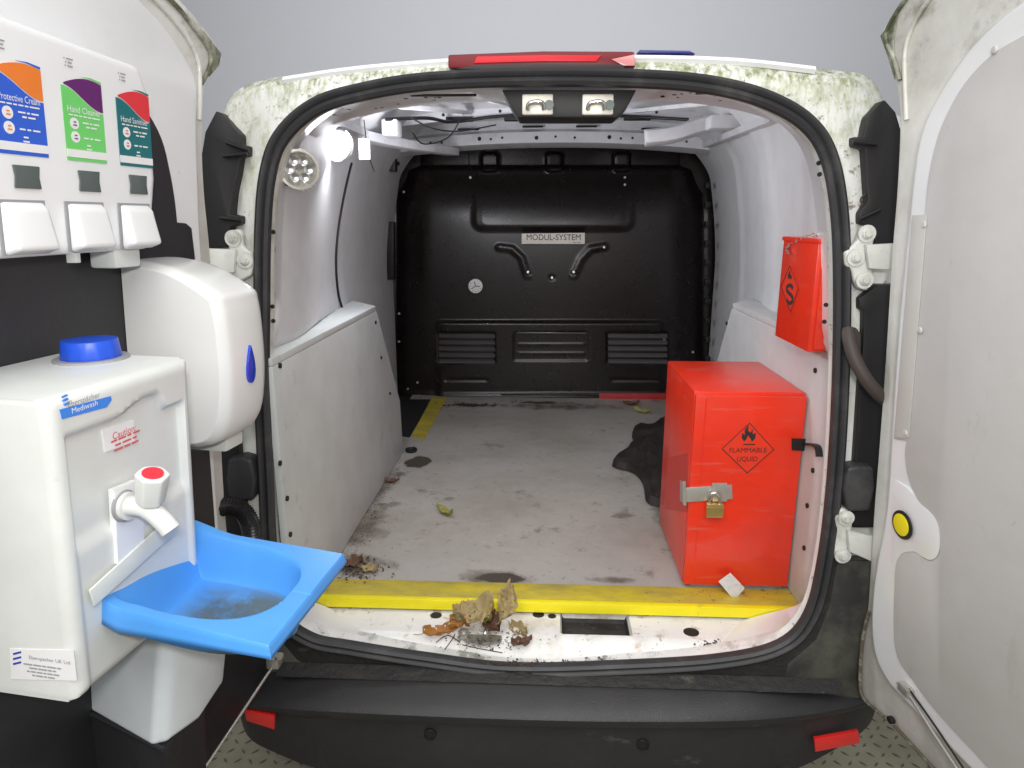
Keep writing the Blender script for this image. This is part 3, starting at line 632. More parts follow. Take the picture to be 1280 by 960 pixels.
# muddy ledge between seal and bumper, dark corner plastics
bm = grid(lambda u, v: (-.60+1.24*u, -.036+.030*v, .4995+.016*v+.0012*mnoise.noise(V((u*60, v*6, 0)))), 120, 8)
link('bumper_step', bm, m_rubberlow, van)
for pts in ([(1020, 800), (1036, 760), (1044, 715), (1048, 700), (1095, 702), (1090, 830), (1082, 872), (1040, 880), (980, 846), (985, 830)], [(350, 800), (341, 760), (335, 715), (296, 700), (300, 830), (306, 866), (360, 868), (400, 838), (372, 826)]):
    link('corner_trim', slab([REAR(x, y, -.004) for x, y in pts], (0, .03, 0)), m_corner, van, bevel=.006)
ka = [REAR(*p, -.002) for p in [(340, 690), (352, 765), (388, 797), (440, 808), (530, 822), (640, 835), (780, 832), (900, 824), (975, 806), (1012, 768), (1030, 700)]]
kb_ = [REAR(*p, -.002) for p in [(300, 700), (305, 800), (350, 840), (440, 852), (530, 860), (640, 864), (780, 864), (900, 862), (1010, 858), (1075, 800), (1085, 700)]]
ka = [V(p) for p in cr(ka, 5)]; kb_ = [V(p) for p in cr(kb_, 5)]
bm = bmesh.new(); A_ = [bm.verts.new(p) for p in ka]; B_ = [bm.verts.new(p) for p in kb_]; C_ = [bm.verts.new(p+V((0, .03, 0))) for p in kb_]
for i in range(len(A_)-1): bm.faces.new((A_[i], A_[i+1], B_[i+1], B_[i])); bm.faces.new((B_[i], B_[i+1], C_[i+1], C_[i]))
link('lower_trim', bm, m_rubberlow, van)

# ---------------------------------------------------------------- rear doors (parts of the van)
def dpoly(s, pts, w0, w1, name, m, parent, bevel=.004, label=None, seg=2, smooth=True):
    uz = [DU(s, x, y, w1) for x, y in pts]
    bm = prism([D(s, u, z, w1) for u, z in uz], [D(s, u, z, w0) for u, z in uz])
    return link(name, bm, m, parent, bevel=bevel, seg=seg, label=label, smooth=smooth)
# right door: dirty outer rim, white pressed ring, grey lining
rim = cr([(1175, -60), (1150, -22), (1120, 14), (1100, 44), (1110, 72), (1120, 105), (1124, 150), (1121, 230), (1114, 320), (1106, 450), (1098, 560), (1091, 650), (1084, 760), (1076, 800), (1072, 840), (1075, 872), (1098, 893), (1113, 905), (1170, 962), (1250, 1045)], 4)
far = [(1700, 1500), (2300, 1200), (2300, -500), (1500, -400)]
rd = dpoly(1, rim+far, -.035, .0, 'rear_door', m_doorrim, van, bevel=.006, label='right rear door, opened outwards, with grey lining board')
ring = cr([(1330, -30), (1270, 5), (1215, 55), (1176, 110), (1150, 165), (1140, 220), (1132, 300), (1122, 400), (1114, 520), (1106, 640), (1092, 720), (1088, 780), (1093, 820), (1107, 850), (1128, 875), (1210, 960), (1330, 1080)], 4)
dpoly(1, ring+[(1700, 1400), (2300, 1200), (2300, -300)], .001, .022, 'inner_frame', m_white, rd, bevel=.012, seg=4)
lin = cr([(1400, -20), (1330, 18), (1280, 44), (1240, 68), (1205, 105), (1180, 150), (1168, 185), (1160, 225), (1156, 268)], 4)+[(1140, 269), (1117, 548), (1133, 550)]+cr([(1133, 551), (1131, 570), (1136, 600), (1148, 625), (1164, 640), (1172, 655), (1174, 690), (1166, 701), (1154, 698), (1146, 691), (1132, 690), (1121, 702), (1118, 730), (1117, 790), (1122, 822), (1140, 850), (1175, 895), (1235, 960), (1330, 1070)], 4)
dpoly(1, lin+[(1700, 1300), (2200, 1100), (2200, -200)], .0225, .0255, 'lining_board', m_liner, rd, bevel=.0008)
dpoly(1, [(1141, 270), (1158, 270), (1136, 547), (1118, 547)], .026, .0272, 'lining_flap', m_linert, rd, bevel=.0005)
for px, py in [(1151, 281), (1146, 413), (1128, 541), (1238, 62)]:
    u, z = DU(1, px, py, .033); link('lining_rivet', disc(D(1, u, z, .0272), dbasis(1)[1], .006, .002, 12, r2=.004), m_linert, rd)
lob = cr([(1112, 606), (1128, 606), (1140, 617), (1150, 629), (1164, 641), (1173, 658), (1174, 688), (1165, 700), (1152, 696), (1143, 690), (1128, 692), (1110, 708)], 5, True)
lw_ = lambda x: .0212+.0060*sstep(1112, 1136, x)
fr = [D(1, *DU(1, x, y, lw_(x)), lw_(x)) for x, y in lob]; bkk = [D(1, *DU(1, x, y, .01), .010) for x, y in lob]
link('handle_surround', prism(fr, bkk), m_white, rd, bevel=.0015)
u, z = DU(1, 1127.5, 656, .029); en = dbasis(1)[1]; eu = dbasis(1)[0]
def dell(s, u, z, w, ru, rz, h, n=28): return slab([D(s, u+ru*math.cos(t*2*math.pi/n), z+rz*math.sin(t*2*math.pi/n), w+h) for t in range(n)], dbasis(s)[1]*-h)
kb = link('release_button', dell(1, u, z, .0272, .027, .0262, .003), m_black, rd, bevel=.001)
link('button_centre', dell(1, u, z, .0305, .0208, .0202, .0015), m_yel, kb, bevel=.0006)
# rod and edge clips along lower right door
def drod(s, pts, w, r, name, m, parent):
    return link(name, sweep(cr([D(s, *DU(s, x, y, w), w) for x, y in pts], 6), r), m, parent)
drod(1, [(1122, 853), (1136, 868), (1166, 915), (1204, 972), (1240, 1025)], .03, .0026, 'latch_rod', m_steel, rd)
drod(1, [(1136, 861), (1146, 875), (1172, 912), (1212, 972)], .03, .0018, 'latch_rod', m_dark, rd)
u, z = DU(1, 1129, 863, .035); link('rod_guide', dbox(1, u-.014, u+.014, z-.008, z+.010, .02, .038), m_steel, rd, bevel=.004)
drod(1, [(1086, 765), (1078, 800), (1075, 850), (1079, 872), (1098, 890), (1112, 901), (1130, 920), (1168, 962), (1200, 1000)], .006, .0035, 'weather_strip', mat('grimy_door_seal', (.12, .10, .07), .6, dirt=[((.40, .38, .32), 30, .5, .6, .7)]), rd)
u, z = DU(1, 1112, 900, .012); link('strip_clip', dell(1, u, z, .004, .008, .007, .01), m_black, rd, bevel=.002)

# left door
rimL = cr([(120, -110), (170, -55), (222, -4), (252, 30), (277, 66), (274, 82), (262, 95), (256, 112), (254, 150), (254, 200), (257, 250), (262, 300), (268, 380), (275, 500), (281, 620), (292, 740), (304, 800), (318, 850)], 4)
ld = dpoly(-1, rimL+[(255, 962), (150, 1090), (-300, 1700), (-1500, 1700), (-1500, -900), (-300, -700)], -.035, .0, 'rear_door', m_doorrim, van, bevel=.006, label='left rear door, opened outwards, carrying the washing equipment')
ringL = cr([(20, -120), (90, -70), (160, -15), (205, 30), (235, 75), (247, 105), (247, 150), (249, 220), (252, 300), (258, 380), (266, 500), (272, 620), (282, 740)], 4)
dpoly(-1, ringL+[(292, 800), (240, 900), (-300, 1500), (-1300, 1500), (-1300, -600), (-200, -500)], .001, .018, 'inner_frame', m_white, ld, bevel=.010, seg=4)
brd = cr([(150, 120), (180, 135), (202, 172), (213, 215), (219, 250), (222, 278)], 4)+[(233, 279), (240, 285), (244, 320), (250, 420), (262, 560), (268, 640), (276, 760), (280, 840), (220, 930), (-300, 1500), (-1200, 1500), (-1200, 60), (0, 100)]
dpoly(-1, brd, .0185, .030, 'door_board', m_board, ld, bevel=.002)
# lower pocket shelf of the left door
dpoly(-1, [(276, 740), (284, 800), (312, 812), (345, 826), (300, 893), (254, 964), (200, 1050), (-300, 1800), (-1000, 1800), (-800, 700)], .031, .050, 'door_pocket', m_board, ld, bevel=.006, label='black lower moulding of the left door')
sh = [Z(x, y, .775) for x, y in [(85, 880), (205, 940), (250, 890)]]
sp_ = [(-1.02, -.62), (sh[0].x, sh[0].y), (sh[1].x, sh[1].y), (-.535, -.47), (-.60, -.33), (-.80, -.2)]
pk = link('tank_shelf', slab([(x, y, .775) for x, y in sp_], (0, 0, -.20)), m_board, ld, bevel=.004, seg=2)
link('shelf_lip', sweep([V((x, y, .778)) for x, y in sp_[0:3]], .004), m_board, ld)
# check rod at the left door foot
cr0 = Z(345, 826, .62)
link('check_rod', sweep([Z(343, 830, .60), Z(255, 962, .60), Z(235, 995, .60)], .003), m_steel, ld)
link('check_rod_end', obox(Z(343, 826, .61), (.013, 0, 0), (0, .013, 0), (0, 0, .012)), m_steel, ld, bevel=.004)
link('check_rod_end', disc(Z(349, 822, .622), (0, 0, 1), .009, .006, 14), m_steel, ld)

m_gr = mat('mossy_door_fold', (.42, .42, .34), .5, dirt=[((.07, .08, .035), 16, .40, .58, .95), ((.70, .70, .66), 9, .55, .7, .8)])
for s_, pts in ((-1, [(150, -50), (205, -8), (240, 30), (262, 64), (262, 84), (252, 104)]), (-1, [(130, -50), (190, -4), (228, 38), (247, 74), (250, 110), (249, 150)]), (1, [(1170, -48), (1140, -12), (1118, 20), (1107, 46), (1116, 70), (1125, 100)]), (1, [(1200, -50), (1170, -12), (1145, 24), (1132, 60), (1131, 100), (1133, 150)])):
    drod(s_, pts, .003, .0038, 'door_fold', m_gr if pts[0][0] in (150, 1170) else m_doorrim, ld if s_ < 0 else rd)
for s_, pts in ((-1, [(252, 34), (277, 67), (274, 82), (262, 96), (262, 70)]), (1, [(1122, 14), (1100, 45), (1110, 73), (1118, 100), (1116, 50)])):
    dpoly(s_, pts, .0005, .003, 'mossy_corner', m_gr, ld if s_ < 0 else rd, bevel=.001)
# ---------------------------------------------------------------- soap dispensers on the left door
eu, en = dbasis(-1); EX = -eu; EY = V((0, 0, 1))+en*LEAN
BW = .085
bd = thing('dispenser_board', 'long glossy white backing board carrying the three dispensers on the left door', 'board', D(-1, .35, 1.45, .03))
uz = [DU(-1, x, y, .085) for x, y in [(196, 222), (188, 118), (172, 88), (60, 20), (-20, -20)]]
bo = [(.282, 1.546), (.284, 1.655), (.300, 1.692), (.80, 1.715), (.80, 1.445), (.300, 1.449)]
bmb = prism([D(-1, u, z, BW) for u, z in bo], [D(-1, u, z, .031) for u, z in bo])
link('backing', bmb, m_disp, bd, bevel=.012, seg=4)
link('board_clip', dbox(-1, .318, .368, 1.425, 1.452, .04, .08), m_cream, bd, bevel=.005)
link('board_tab', dbox(-1, .430, .438, 1.437, 1.450, .07, .084), m_cream, bd, bevel=.001)
specs = [('Protective Cream', m_lbl_blue, m_lbl_orange, 'blue and orange "Protective Cream" dispenser, nearest of the three on the left door', .4975, .064, 0),
         ('Hand Cleaner', m_lbl_green, m_lbl_purple, 'green and purple "Hand Cleaner" dispenser between the blue and teal ones', .407, .063, 1),
         ('Hand Sanitiser', m_lbl_teal, m_lbl_red, 'teal and red "Hand Sanitiser" dispenser, right-hand end of the board', .3205, .062, 2)]
def Dz(s, u, z, w): return D(s, u, z-.017, w)
def dp(u0, zc, pts, w0, w1): return prism([Dz(-1, u0-a, zc+b, w1) for a, b in pts], [Dz(-1, u0-a, zc+b, w0) for a, b in pts])
for title, ma, mb, lab, uc, lw, k in specs:
    t = thing('soap_dispenser', lab, 'soap dispenser', D(-1, uc, 1.46, BW), 'soap dispensers on the left door')
    hw = lw/2; w1 = BW+.0006; z0, z1 = 1.577, 1.682
    bm = dp(uc, 0, [(-hw-.006, 1.57), (hw+.006, 1.57), (hw+.006, 1.695), (-hw-.006, 1.695)], BW+.0005, w1)
    bm.free()
    # label: coloured field with wavy top, white band
    n = 14; topw = [(hw-2*hw*i/n, 1.652+.012*math.sin(i/n*math.pi*1.1+.1)*(1)-.010*i/n+.004) for i in range(n+1)]
    f = [(-hw, z0), (hw, z0)]+[(x, 1.665-.022*sstep(-hw*.2, hw, -(-x))*-1*0-.0+.0*x) for x in ()]
    wave = [(hw-2*hw*i/n, 1.645+.018*math.cos(i/n*math.pi)*-1*.7+.004) for i in range(n+1)]
    lb = link('label', dp(uc, 0, [(-hw, z0), (hw, z0)]+wave, w1, w1+.0005), ma, t, smooth=False)
    up_ = [(-hw+2*hw*i/n, 1.663+.011*math.sin(i/n*math.pi*.75)) for i in range(n+1)]
    lo_ = [(x, z+.0018) for x, z in wave]
    sw = dp(uc, 0, up_[1:]+lo_[:-1], w1, w1+.0005); link('label_swoosh', sw, mb, lb, smooth=False)
    ar = dp(uc, 0, [(0, 1.6745+.001), (hw*.5, 1.6765), (hw, 1.6745), (hw, 1.6718), (hw*.5, 1.675)], w1, w1+.0005); link('label_arc', ar, ma, lb, smooth=False)
    bd_ = dp(uc, 0, [(-hw, z0+.004), (hw, z0+.004), (hw, z0+.013), (-hw, z0+.013)], w1+.0005, w1+.001); link('label_band', bd_, m_paper, lb, smooth=False)
    text('label_title', title, Dz(-1, uc, 1.636, w1+.0005), EX, EY, .0105, m_paper, lb, width=lw*.82, bold=0, depth=.0006)
    small_print('label_subtitle', [(4, 4, 3, 4, 3, 8)], Dz(-1, uc, 1.6295, w1+.0005), EX, EY, .0040, m_paper, lb, lw*.78)
    for j, zz in enumerate((1.620, 1.6045)):
        link('label_icon', dell(-1, uc+hw*.52, zz-.017, w1+.0006, lw*.105, lw*.105, .0004, 16), m_paper, lb, smooth=False)
        small_print('icon_mark', [(2,), (3,)], Dz(-1, uc+hw*.52, zz, w1+.0012), EX, EY, .0036, mb, lb, lw*.09, .0004)
        small_print('label_line', [(5, 2, 5), (3, 5)] if j == 0 else [(3, 2, 4)], Dz(-1, uc-hw*.30, zz, w1+.0005), EX, EY, .0046, m_paper, lb, lw*.42)
    small_print('label_emblem', [(3,), (4,)], Dz(-1, uc-hw*.1, 1.594, w1+.0005), EX, EY, .0045, m_paper, lb, lw*.13)
    small_print('top_note', [(1, 5), (1, 3), (1, 4)], Dz(-1, uc+hw*.55, 1.688, w1), EX, EY, .0040, m_inkgrey, t, lw*.22)
    # viewing window
    ws = lw*.27
    bm = dp(uc+.001, 0, [(-ws, 1.541), (-ws*.9, 1.5535), (-ws, 1.566), (ws, 1.566), (ws*.9, 1.5535), (ws, 1.541)], BW+.0005, BW+.003); link('window', bm, m_green2, t, bevel=.001)
    # push button: slot and paddle that swells towards the bottom
    bw_ = lw*.47
    link('button_slot', dp(uc+.012, 0, [(-bw_-.001, 1.468), (bw_+.001, 1.468), (bw_+.001, 1.5285), (-bw_-.001, 1.5285)], BW+.0003, BW+.002), m_inkgrey, t, smooth=False)
    q = lambda a, z, w_: Dz(-1, uc+.012-a, z, w_)
    bm = bmesh.new(); B0 = BW+.002
    hexa(bm, [q(-bw_, 1.467, B0), q(bw_, 1.467, B0), q(bw_*.94, 1.474, B0+.020), q(-bw_*.94, 1.474, B0+.020), q(-bw_, 1.527, B0), q(bw_, 1.527, B0), q(bw_*.86, 1.519, B0+.010), q(-bw_*.86, 1.519, B0+.010)])
    link('push_button', bm, m_disp, t, bevel=.005, seg=3)
# ---------------------------------------------------------------- paper towel dispenser
tw = thing('towel_dispenser', 'large rounded white towel dispenser with blue teardrop window on the left door', 'towel dispenser', D(-1, .15, 1.15, .031))
TW = .185
def TD(px, py): return DU(-1, px, py, TW)
uN, zN = TD(271, 361); uF, zF = TD(325, 358)
uF = uF-.004
# side section in (w, z), swept along u with rounded shoulders
def tow_fn(u, v):                                      # closed section param v, u along width
    # front profile points (w,z)
    sec = [(0, 1.150), (.10, 1.146), (.135, 1.148), (.165, 1.160), (.185, 1.195), (.192, 1.26), (.188, 1.33), (.182, 1.368), (.170, 1.386), (.10, 1.418), (.04, 1.430), (0, 1.432)]
    return sec
sec = cr(tow_fn(0, 0), 4)
bm = bmesh.new(); rs = []
for k in range(15):
    t = k/14; e = abs(2*t-1); sh = 1-(max(0, e-.72)/.28)**2.6*.06; us = uN+(uF-uN)*t
    bulge = .006*(1-e*e)
    rs.append([bm.verts.new(D(-1, us, 1.29+(z-1.29)*sh, .031+(w_*(sh) + (bulge if w_ > .1 else 0))*(TW/.185)*.84)) for w_, z in sec])
for A, B in zip(rs, rs[1:]):
    for j in range(len(A)-1): bm.faces.new((A[j], A[j+1], B[j+1], B[j]))
bm.faces.new(rs[0]); bm.faces.new(rs[-1][::-1])
th_ = link('housing', bm, m_towel, tw, bevel=0)
md = th_.modifiers.new('round', 'BEVEL'); md.width = .009; md.segments = 4; md.limit_method = 'ANGLE'; md.angle_limit = R(40)
uD, zD = DU(-1, 313, 455, .031+.192*.84+.006)
bm = bmesh.new(); n = 32; pts = []
for k in range(n):
    a = k*2*math.pi/n; r_ = .0135*(1-.0*a); x = .0125*math.sin(a)*((1-math.cos(a))/2)**.55*1.15; z = .030*math.cos(a); pts.append((x, z))
WD = .031+.192*.84+.0045
drop = prism([D(-1, uD+x, zD+z, WD+.004) for x, z in pts], [D(-1, uD+x, zD+z, WD-.02) for x, z in pts]); link('level_window', drop, m_drop, tw, bevel=.001)
link('paper_slot', dbox(-1, uF+.03, uN-.02, 1.140, 1.152, .06, .13), m_inkgrey, tw, bevel=.003)
u_, z_ = DU(-1, 267, 545, .12); link('towel_guide', dbox(-1, u_-.03, u_+.02, 1.125, 1.16, .08, .155), m_creamlow, tw, bevel=.005)

# ---------------------------------------------------------------- hand wash unit
ws = thing('hand_wash_unit', 'off-white portable hand wash unit with blue cap, tap and blue basin on left door', 'hand wash unit', D(-1, .47, .955, .031))
WF = .22
pT = [DU(-1, x, y, WF) for x, y in [(58, 500), (238, 450), (120, 862)]]
u1, u0 = pT[0][0], pT[1][0]; zt, zb = (pT[0][1]+pT[1][1])/2+.001, pT[2][1]
uf_of = lambda px, py: DU(-1, px, py, WF)
def rec_h(u, z):
    # position in fractions: a 0 near edge .. 1 far edge, b 0 top .. 1 bottom
    a = (u1-u)/(u1-u0); b = (zt-z)/(zt-zb)
    top = .115-.035*sstep(.38, .62, a)*sstep(.80, .70, a)+.03*sstep(.72, .78, a)
    inn = sstep(.07, .10, a)*sstep(.93, .90, a)*sstep(top, top+.025, b)
    h = -.010*inn*(1-sstep(.45, .52, b))
    h += -.003*inn*sstep(.45, .52, b)
    return h
def wf(i, j):
    u = u1+(u0-u1)*i; z = zt+(zb-zt)*j; er = min(i*(u1-u0), (1-i)*(u1-u0), j*(zt-zb)*1.0+0, (1-j)*(zt-zb)); rr = .014
    rd_ = 0 if er > rr else rr-math.sqrt(max(0, rr*rr-(rr-er)**2))
    return D(-1, u, z, WF-rd_+rec_h(u, z))
bm = grid(wf, 84, 90)
# sides/top
bnd = []
N1, N2 = 12, 12
def ed(i, j): return wf(i, j)
for path, in (([(k/84, 0) for k in range(85)],), ([(1, k/90) for k in range(91)],), ([(1-k/84, 1) for k in range(85)],), ([(0, 1-k/90) for k in range(91)],)):
    A = [bm.verts.new(wf(*p)) for p in path]; B = []
    for p in path: u = u1+(u0-u1)*p[0]; z = zt+(zb-zt)*p[1]; B.append(bm.verts.new(D(-1, u, z, .0315)))
    for j in range(len(A)-1): bm.faces.new((A[j], A[j+1], B[j+1], B[j]))
wb = link('casing', bm, m_cream, ws)
# cap
cp = Z(115, 449, zt+.0); link('cap_gasket', disc(cp, (0, 0, 1), .043, .003, 32), m_inkgrey, ws)
bmc = bmesh.new(); n = 72; r0 = .034
ringp = lambda h, r, knurl: [cp+V((math.cos(a)*(r+(knurl*((i // 3) % 2))), math.sin(a)*(r+(knurl*((i // 3) % 2))), h)) for i, a in enumerate([k*2*math.pi/n for k in range(n)])]
prism(ringp(.026, r0-.002, 0), ringp(.003, r0, .0008), bmc); link('filler_cap', bmc, m_cap, ws, bevel=.0015)
# sticker with maker's mark: three slanting bars, name, blue ribbon
def fp(px, py, w_=WF+.0008): u, z = DU(-1, px, py, WF); return D(-1, u, z, w_)
def fpoly(pts, name, m, parent, w0=WF-.001, w1=WF+.0008):
    uz = [DU(-1, x, y, WF) for x, y in pts]; return link(name, prism([D(-1, u, z, w1) for u, z in uz], [D(-1, u, z, w0) for u, z in uz]), m, parent, smooth=False)
rb = fpoly([(74, 512), (138, 495), (139, 500), (133, 509), (77, 524)], 'ribbon_sticker', m_ribbon, ws)
text('ribbon_lettering', 'Mediwash', fp(105, 508.5), EX, EY, .0085, m_paper, rb, width=.034)
for k, (x, y) in enumerate([(81, 494.5), (82, 499), (83.5, 504)]): fpoly([(x-3.5, y+1.2), (x+2.5, y-1.8), (x+3, y+.2), (x-3, y+3)], 'logo_bar', m_ribbon, rb)
text('maker_lettering', 'Eberspächer', fp(104, 499.5), EX, EY, .0095, m_inkgrey, rb, width=.042)
cs = fpoly([(136, 538), (175, 526), (177, 552), (140, 566)], 'caution_sticker', m_paper, ws, WF-.012, WF-.0085)
text('caution_title', 'Caution:', D(-1, *DU(-1, 155, 540, WF-.0085), WF-.0082), EX, EY, .012, m_inkred, cs, width=.036)
small_print('caution_text', [(4, 5, 3, 5), (4, 6, 3), (6, 4, 5)], D(-1, *DU(-1, 157, 551, WF-.0085), WF-.0082), EX, EY, .0058, m_inkred, cs, .046)
# side label (on the face turned to the camera)
def sp(px, py, off=.0008):
    P = D(-1, u1, 1.0, 0)+eu*off; return pl(px, py, P, eu)
sl = link('maker_label', slab([sp(*p) for p in [(12, 811), (92, 813), (96, 851), (14, 849)]], eu*-.0006), m_paper, ws, smooth=False)
for k in range(3): link('logo_bar', slab([sp(x, y+k*6.3, .0012) for x, y in [(16, 816.5), (26, 814), (26.5, 816.3), (16.5, 819)]], eu*-.0003), m_inknavy, sl, smooth=False)
text('label_name', 'Eberspächer UK Ltd', sp(62, 825, .001), en, EY, .0065, m_inkgrey, sl, width=.052)
small_print('label_small', [(9, 8, 4, 9, 4), (8, 9, 4, 3), (3, 5, 6, 3, 5, 6), (3, 7, 3, 7)], sp(54, 839, .001), en, EY, .0045, m_inkgrey, sl, .048)
# tap
fpoly([(141, 612), (170, 600), (176, 602), (179, 690), (146, 705)], 'tap_plate', m_disp, ws, WF-.006, WF+.002)
def wp(px, py, w_): return D(-1, *DU(-1, px, py, w_), w_)
tb = wp(155, 632, WF+.002)
tp = link('tap_spout', sweep(cr([tb, tb+en*.022+V((0, 0, .001)), tb+en*.036+V((0, 0, -.004)), tb+en*.050+V((0, 0, -.016)), tb+en*.058+V((0, 0, -.026))], 5), [(.0115*math.cos(a*math.pi/8), .0115*math.sin(a*math.pi/8)) for a in range(16)]), m_cream, ws)
link('tap_collar', disc(tb-en*.001, en, .0185, .004, 24), m_inkgrey, ws); link('tap_collar', disc(tb+en*.003, en, .0165, .005, 24), m_cream, ws)
hc = tb+en*.034+V((0, 0, .004)); hd = (V((0, 0, 1))+en*.30+V((0, -.1, 0))).normalized()
kn = bmesh.new(); A_ = V((1, 0, 0)); a1 = (A_-hd*A_.dot(hd)).normalized(); a2 = hd.cross(a1)
pf = lambda r, h: [hc+hd*h+(a1*math.cos(R(t))+a2*math.sin(R(t)))*(r*(1 if k % 2 else .9)) for k, t in enumerate(range(0, 360, 30))]
prism(pf(.0185, .042), pf(.0155, .004), kn); tk = link('tap_knob', kn, m_cream, ws, bevel=.0025, seg=3)
link('tap_button', disc(hc+hd*.0418, hd, .0112, .002, 24), m_tapred, tk)
# basin
A = Z(117, 752, 1.065); B = Z(226, 657, 1.068); C = Z(428, 692, 1.052); Dd = Z(335, 806, 1.045)
def basin_pt(s, t):                                    # s: near->far, t: door->outside
    p = A.lerp(B, s).lerp(Dd.lerp(C, s), t); return p
def bas_h(s, t):                                       # bowl: straight at the door side, rounded outward
    d = max(0, (t-.34)/.56); hwid = .435*max(0, 1-d**2.8)**(1/2.4) if t > .34 else .435-.05*(.34-t)
    if t < .09: return 0
    m_ = min(hwid-abs(s-.50), t-.09)
    return -.056*sstep(-.01, .10, m_)-.008*sstep(.06, .32, m_)
rows = []
bm = bmesh.new(); NU, NV = 110, 110; g = []
for i in range(-4, NU+5):
    r = []
    for j in range(0, NV+5):
        s = min(1, max(0, i/NU)); t = min(1, j/NV); p = basin_pt(s, t); h = bas_h(s, t)
        dn = 0; out = V((0, 0, 0))
        ki = max(0, -i, i-NU); kj = max(0, j-NV); k = max(ki, kj)
        dn = -.006*k; 
        if ki: out += (A-B).normalized()*(.0012*ki)*(1 if i < 0 else -1)
        if kj: out += ((Dd-A).normalized())*.0012*kj
        sk = .7+.9*(1-t)*(1 if i < 0 else .3)
        if k: dn = -(.0015 if k == 1 else .0060*(k-1)+.002)*sk; 
        lift = .015*(1-sstep(0, .38, t))*sstep(.86, 1.0, s)+.010*(1-sstep(0, .16, t))*(1-sstep(.02, .25, s)) - .008*math.sin(math.pi*min(1, s))*0
        r.append(bm.verts.new(p+out+V((0, 0, h+dn+lift))))
    g.append(r)
for i in range(len(g)-1):
    for j in range(len(g[0])-1):
        f = bm.faces.new((g[i][j], g[i+1][j], g[i+1][j+1], g[i][j+1]))
bs = link('basin', bm, [m_blue], ws)
md = bs.modifiers.new('thick', 'SOLIDIFY'); md.thickness = .003; md.offset = -1
link('basin_back_plate', slab([wp(x, y, WF+.004) for x, y in [(113, 738), (204, 655), (218, 668), (119, 758)]], en*-.003), m_creamlow, ws, bevel=.001)
# waste tank standing on the pocket
tk_ = thing('waste_tank', 'milky translucent waste water tank standing below the hand wash unit', 'water tank', D(-1, .45, .777, .05))
ep = [Z(x, y, .777) for x, y in [(92, 878), (203, 933), (250, 880), (262, 820)]]
bt = [(ep[0].x, ep[0].y), (ep[1].x-.012, ep[1].y-.004), (ep[1].x+.004, ep[1].y+.006), (-.510, -.50), (-.512, -.42), (-.56, -.33), (-.80, -.33), (-.85, -.45)]
tpp = [(x+(.02 if i in (2, 3) else 0)+.0, y) for i, (x, y) in enumerate(bt)]
bm = prism([(x+(.035 if 1 <= i <= 4 else 0), y, .965) for i, (x, y) in enumerate(bt)], [(x, y, .778) for x, y in bt]); link('tank_body', bm, m_tank, tk_, bevel=.010, seg=4)
link('tank_neck', disc((-.62, -.5, .962), (0, 0, 1), .02, .02, 20), m_tank, tk_)

# ---------------------------------------------------------------- lamps inside the van
lc = V((-.530, .14, 1.592)); ln = (CAM-lc); ln = V((.42, -.9, -.06)).normalized()
lm = thing('work_lamp', 'round chrome work lamp with finned back, switched off, on the left pillar', 'lamp', lc)
link('lamp_body', lathe(lc-ln*.03, ln, [(.030, 0), (.036, .004), (.039, .03), (.0405, .036), (.0405, .042), (.036, .0425), (.035, .039)], 36), m_steel, lm)
link('lamp_lens', lathe(lc+ln*.008, ln, [(.0355, 0), (.034, .002), (0.001, .003)], 30), m_lens, lm)
s1 = ln.cross(V((0, 0, 1))).normalized(); s2 = s1.cross(ln)
for k in range(6): a = k*math.pi/3; link('lamp_reflector', lathe(lc+ln*.0105+(s1*math.cos(a)+s2*math.sin(a))*.019, ln, [(.0105, 0), (.0095, .002), (.003, .0005)], 12), m_chrome, lm)
for k in range(14): a = R(-80+k*12.3); d_ = (s1*math.cos(a)+s2*math.sin(a)); d_ = -d_ if d_.x < 0 else d_; link('cooling_fin', obox(lc-ln*.012+d_*.040, d_*.004, ln*.008, d_.cross(ln)*.0014), m_steel, lm)
link('lamp_bracket', slab([Y(x, y, .15) for x, y in [(348, 203), (360, 203), (360, 208), (352, 210), (352, 224), (362, 226), (362, 232), (348, 232)]], (0, .02, 0)), m_black, lm, bevel=.002)
nt = m_led.node_tree; tcx = nt.nodes.new('ShaderNodeTexCoord'); mpx = nt.nodes.new('ShaderNodeMapping'); mpx.inputs['Location'].default_value = (-1, 0, -1); mpx.inputs['Scale'].default_value = (2, 0, 2)
lx = nt.nodes.new('ShaderNodeVectorMath'); lx.operation = 'LENGTH'; rx_ = nt.nodes.new('ShaderNodeMapRange'); rx_.interpolation_type = 'SMOOTHSTEP'; rx_.inputs[1].default_value = .35; rx_.inputs[2].default_value = 1.0; rx_.inputs[3].default_value = 14; rx_.inputs[4].default_value = .15
nt.links.new(tcx.outputs['Generated'], mpx.inputs[0]); nt.links.new(mpx.outputs[0], lx.inputs[0]); nt.links.new(lx.outputs['Value'], rx_.inputs[0]); nt.links.new(rx_.outputs[0], nt.nodes['Principled BSDF'].inputs['Emission Strength'])
sl_ = thing('ceiling_lamp', 'lit white lamp with its round glare built as a disc under the roof at the upper left of load space', 'light', Y(420, 175, .55))
lp_ = [Y(x, y, .62) for x, y in [(404, 158), (442, 162), (442, 196), (410, 196)]]
link('lamp_glow_disc', slab([Y(422+16*math.cos(a), 181+19*math.sin(a), .55) for a in [k*math.pi/12 for k in range(24)]], (0, .012, 0)), m_led, sl_, bevel=.002)  # round, soft-edged disc stands for the glare of the strip lamp
link('light_housing', slab([Y(422+18*math.cos(a), 181+21*math.sin(a), .564) for a in [k*math.pi/12 for k in range(24)]], (0, .02, 0)), m_header, sl_, bevel=.003)
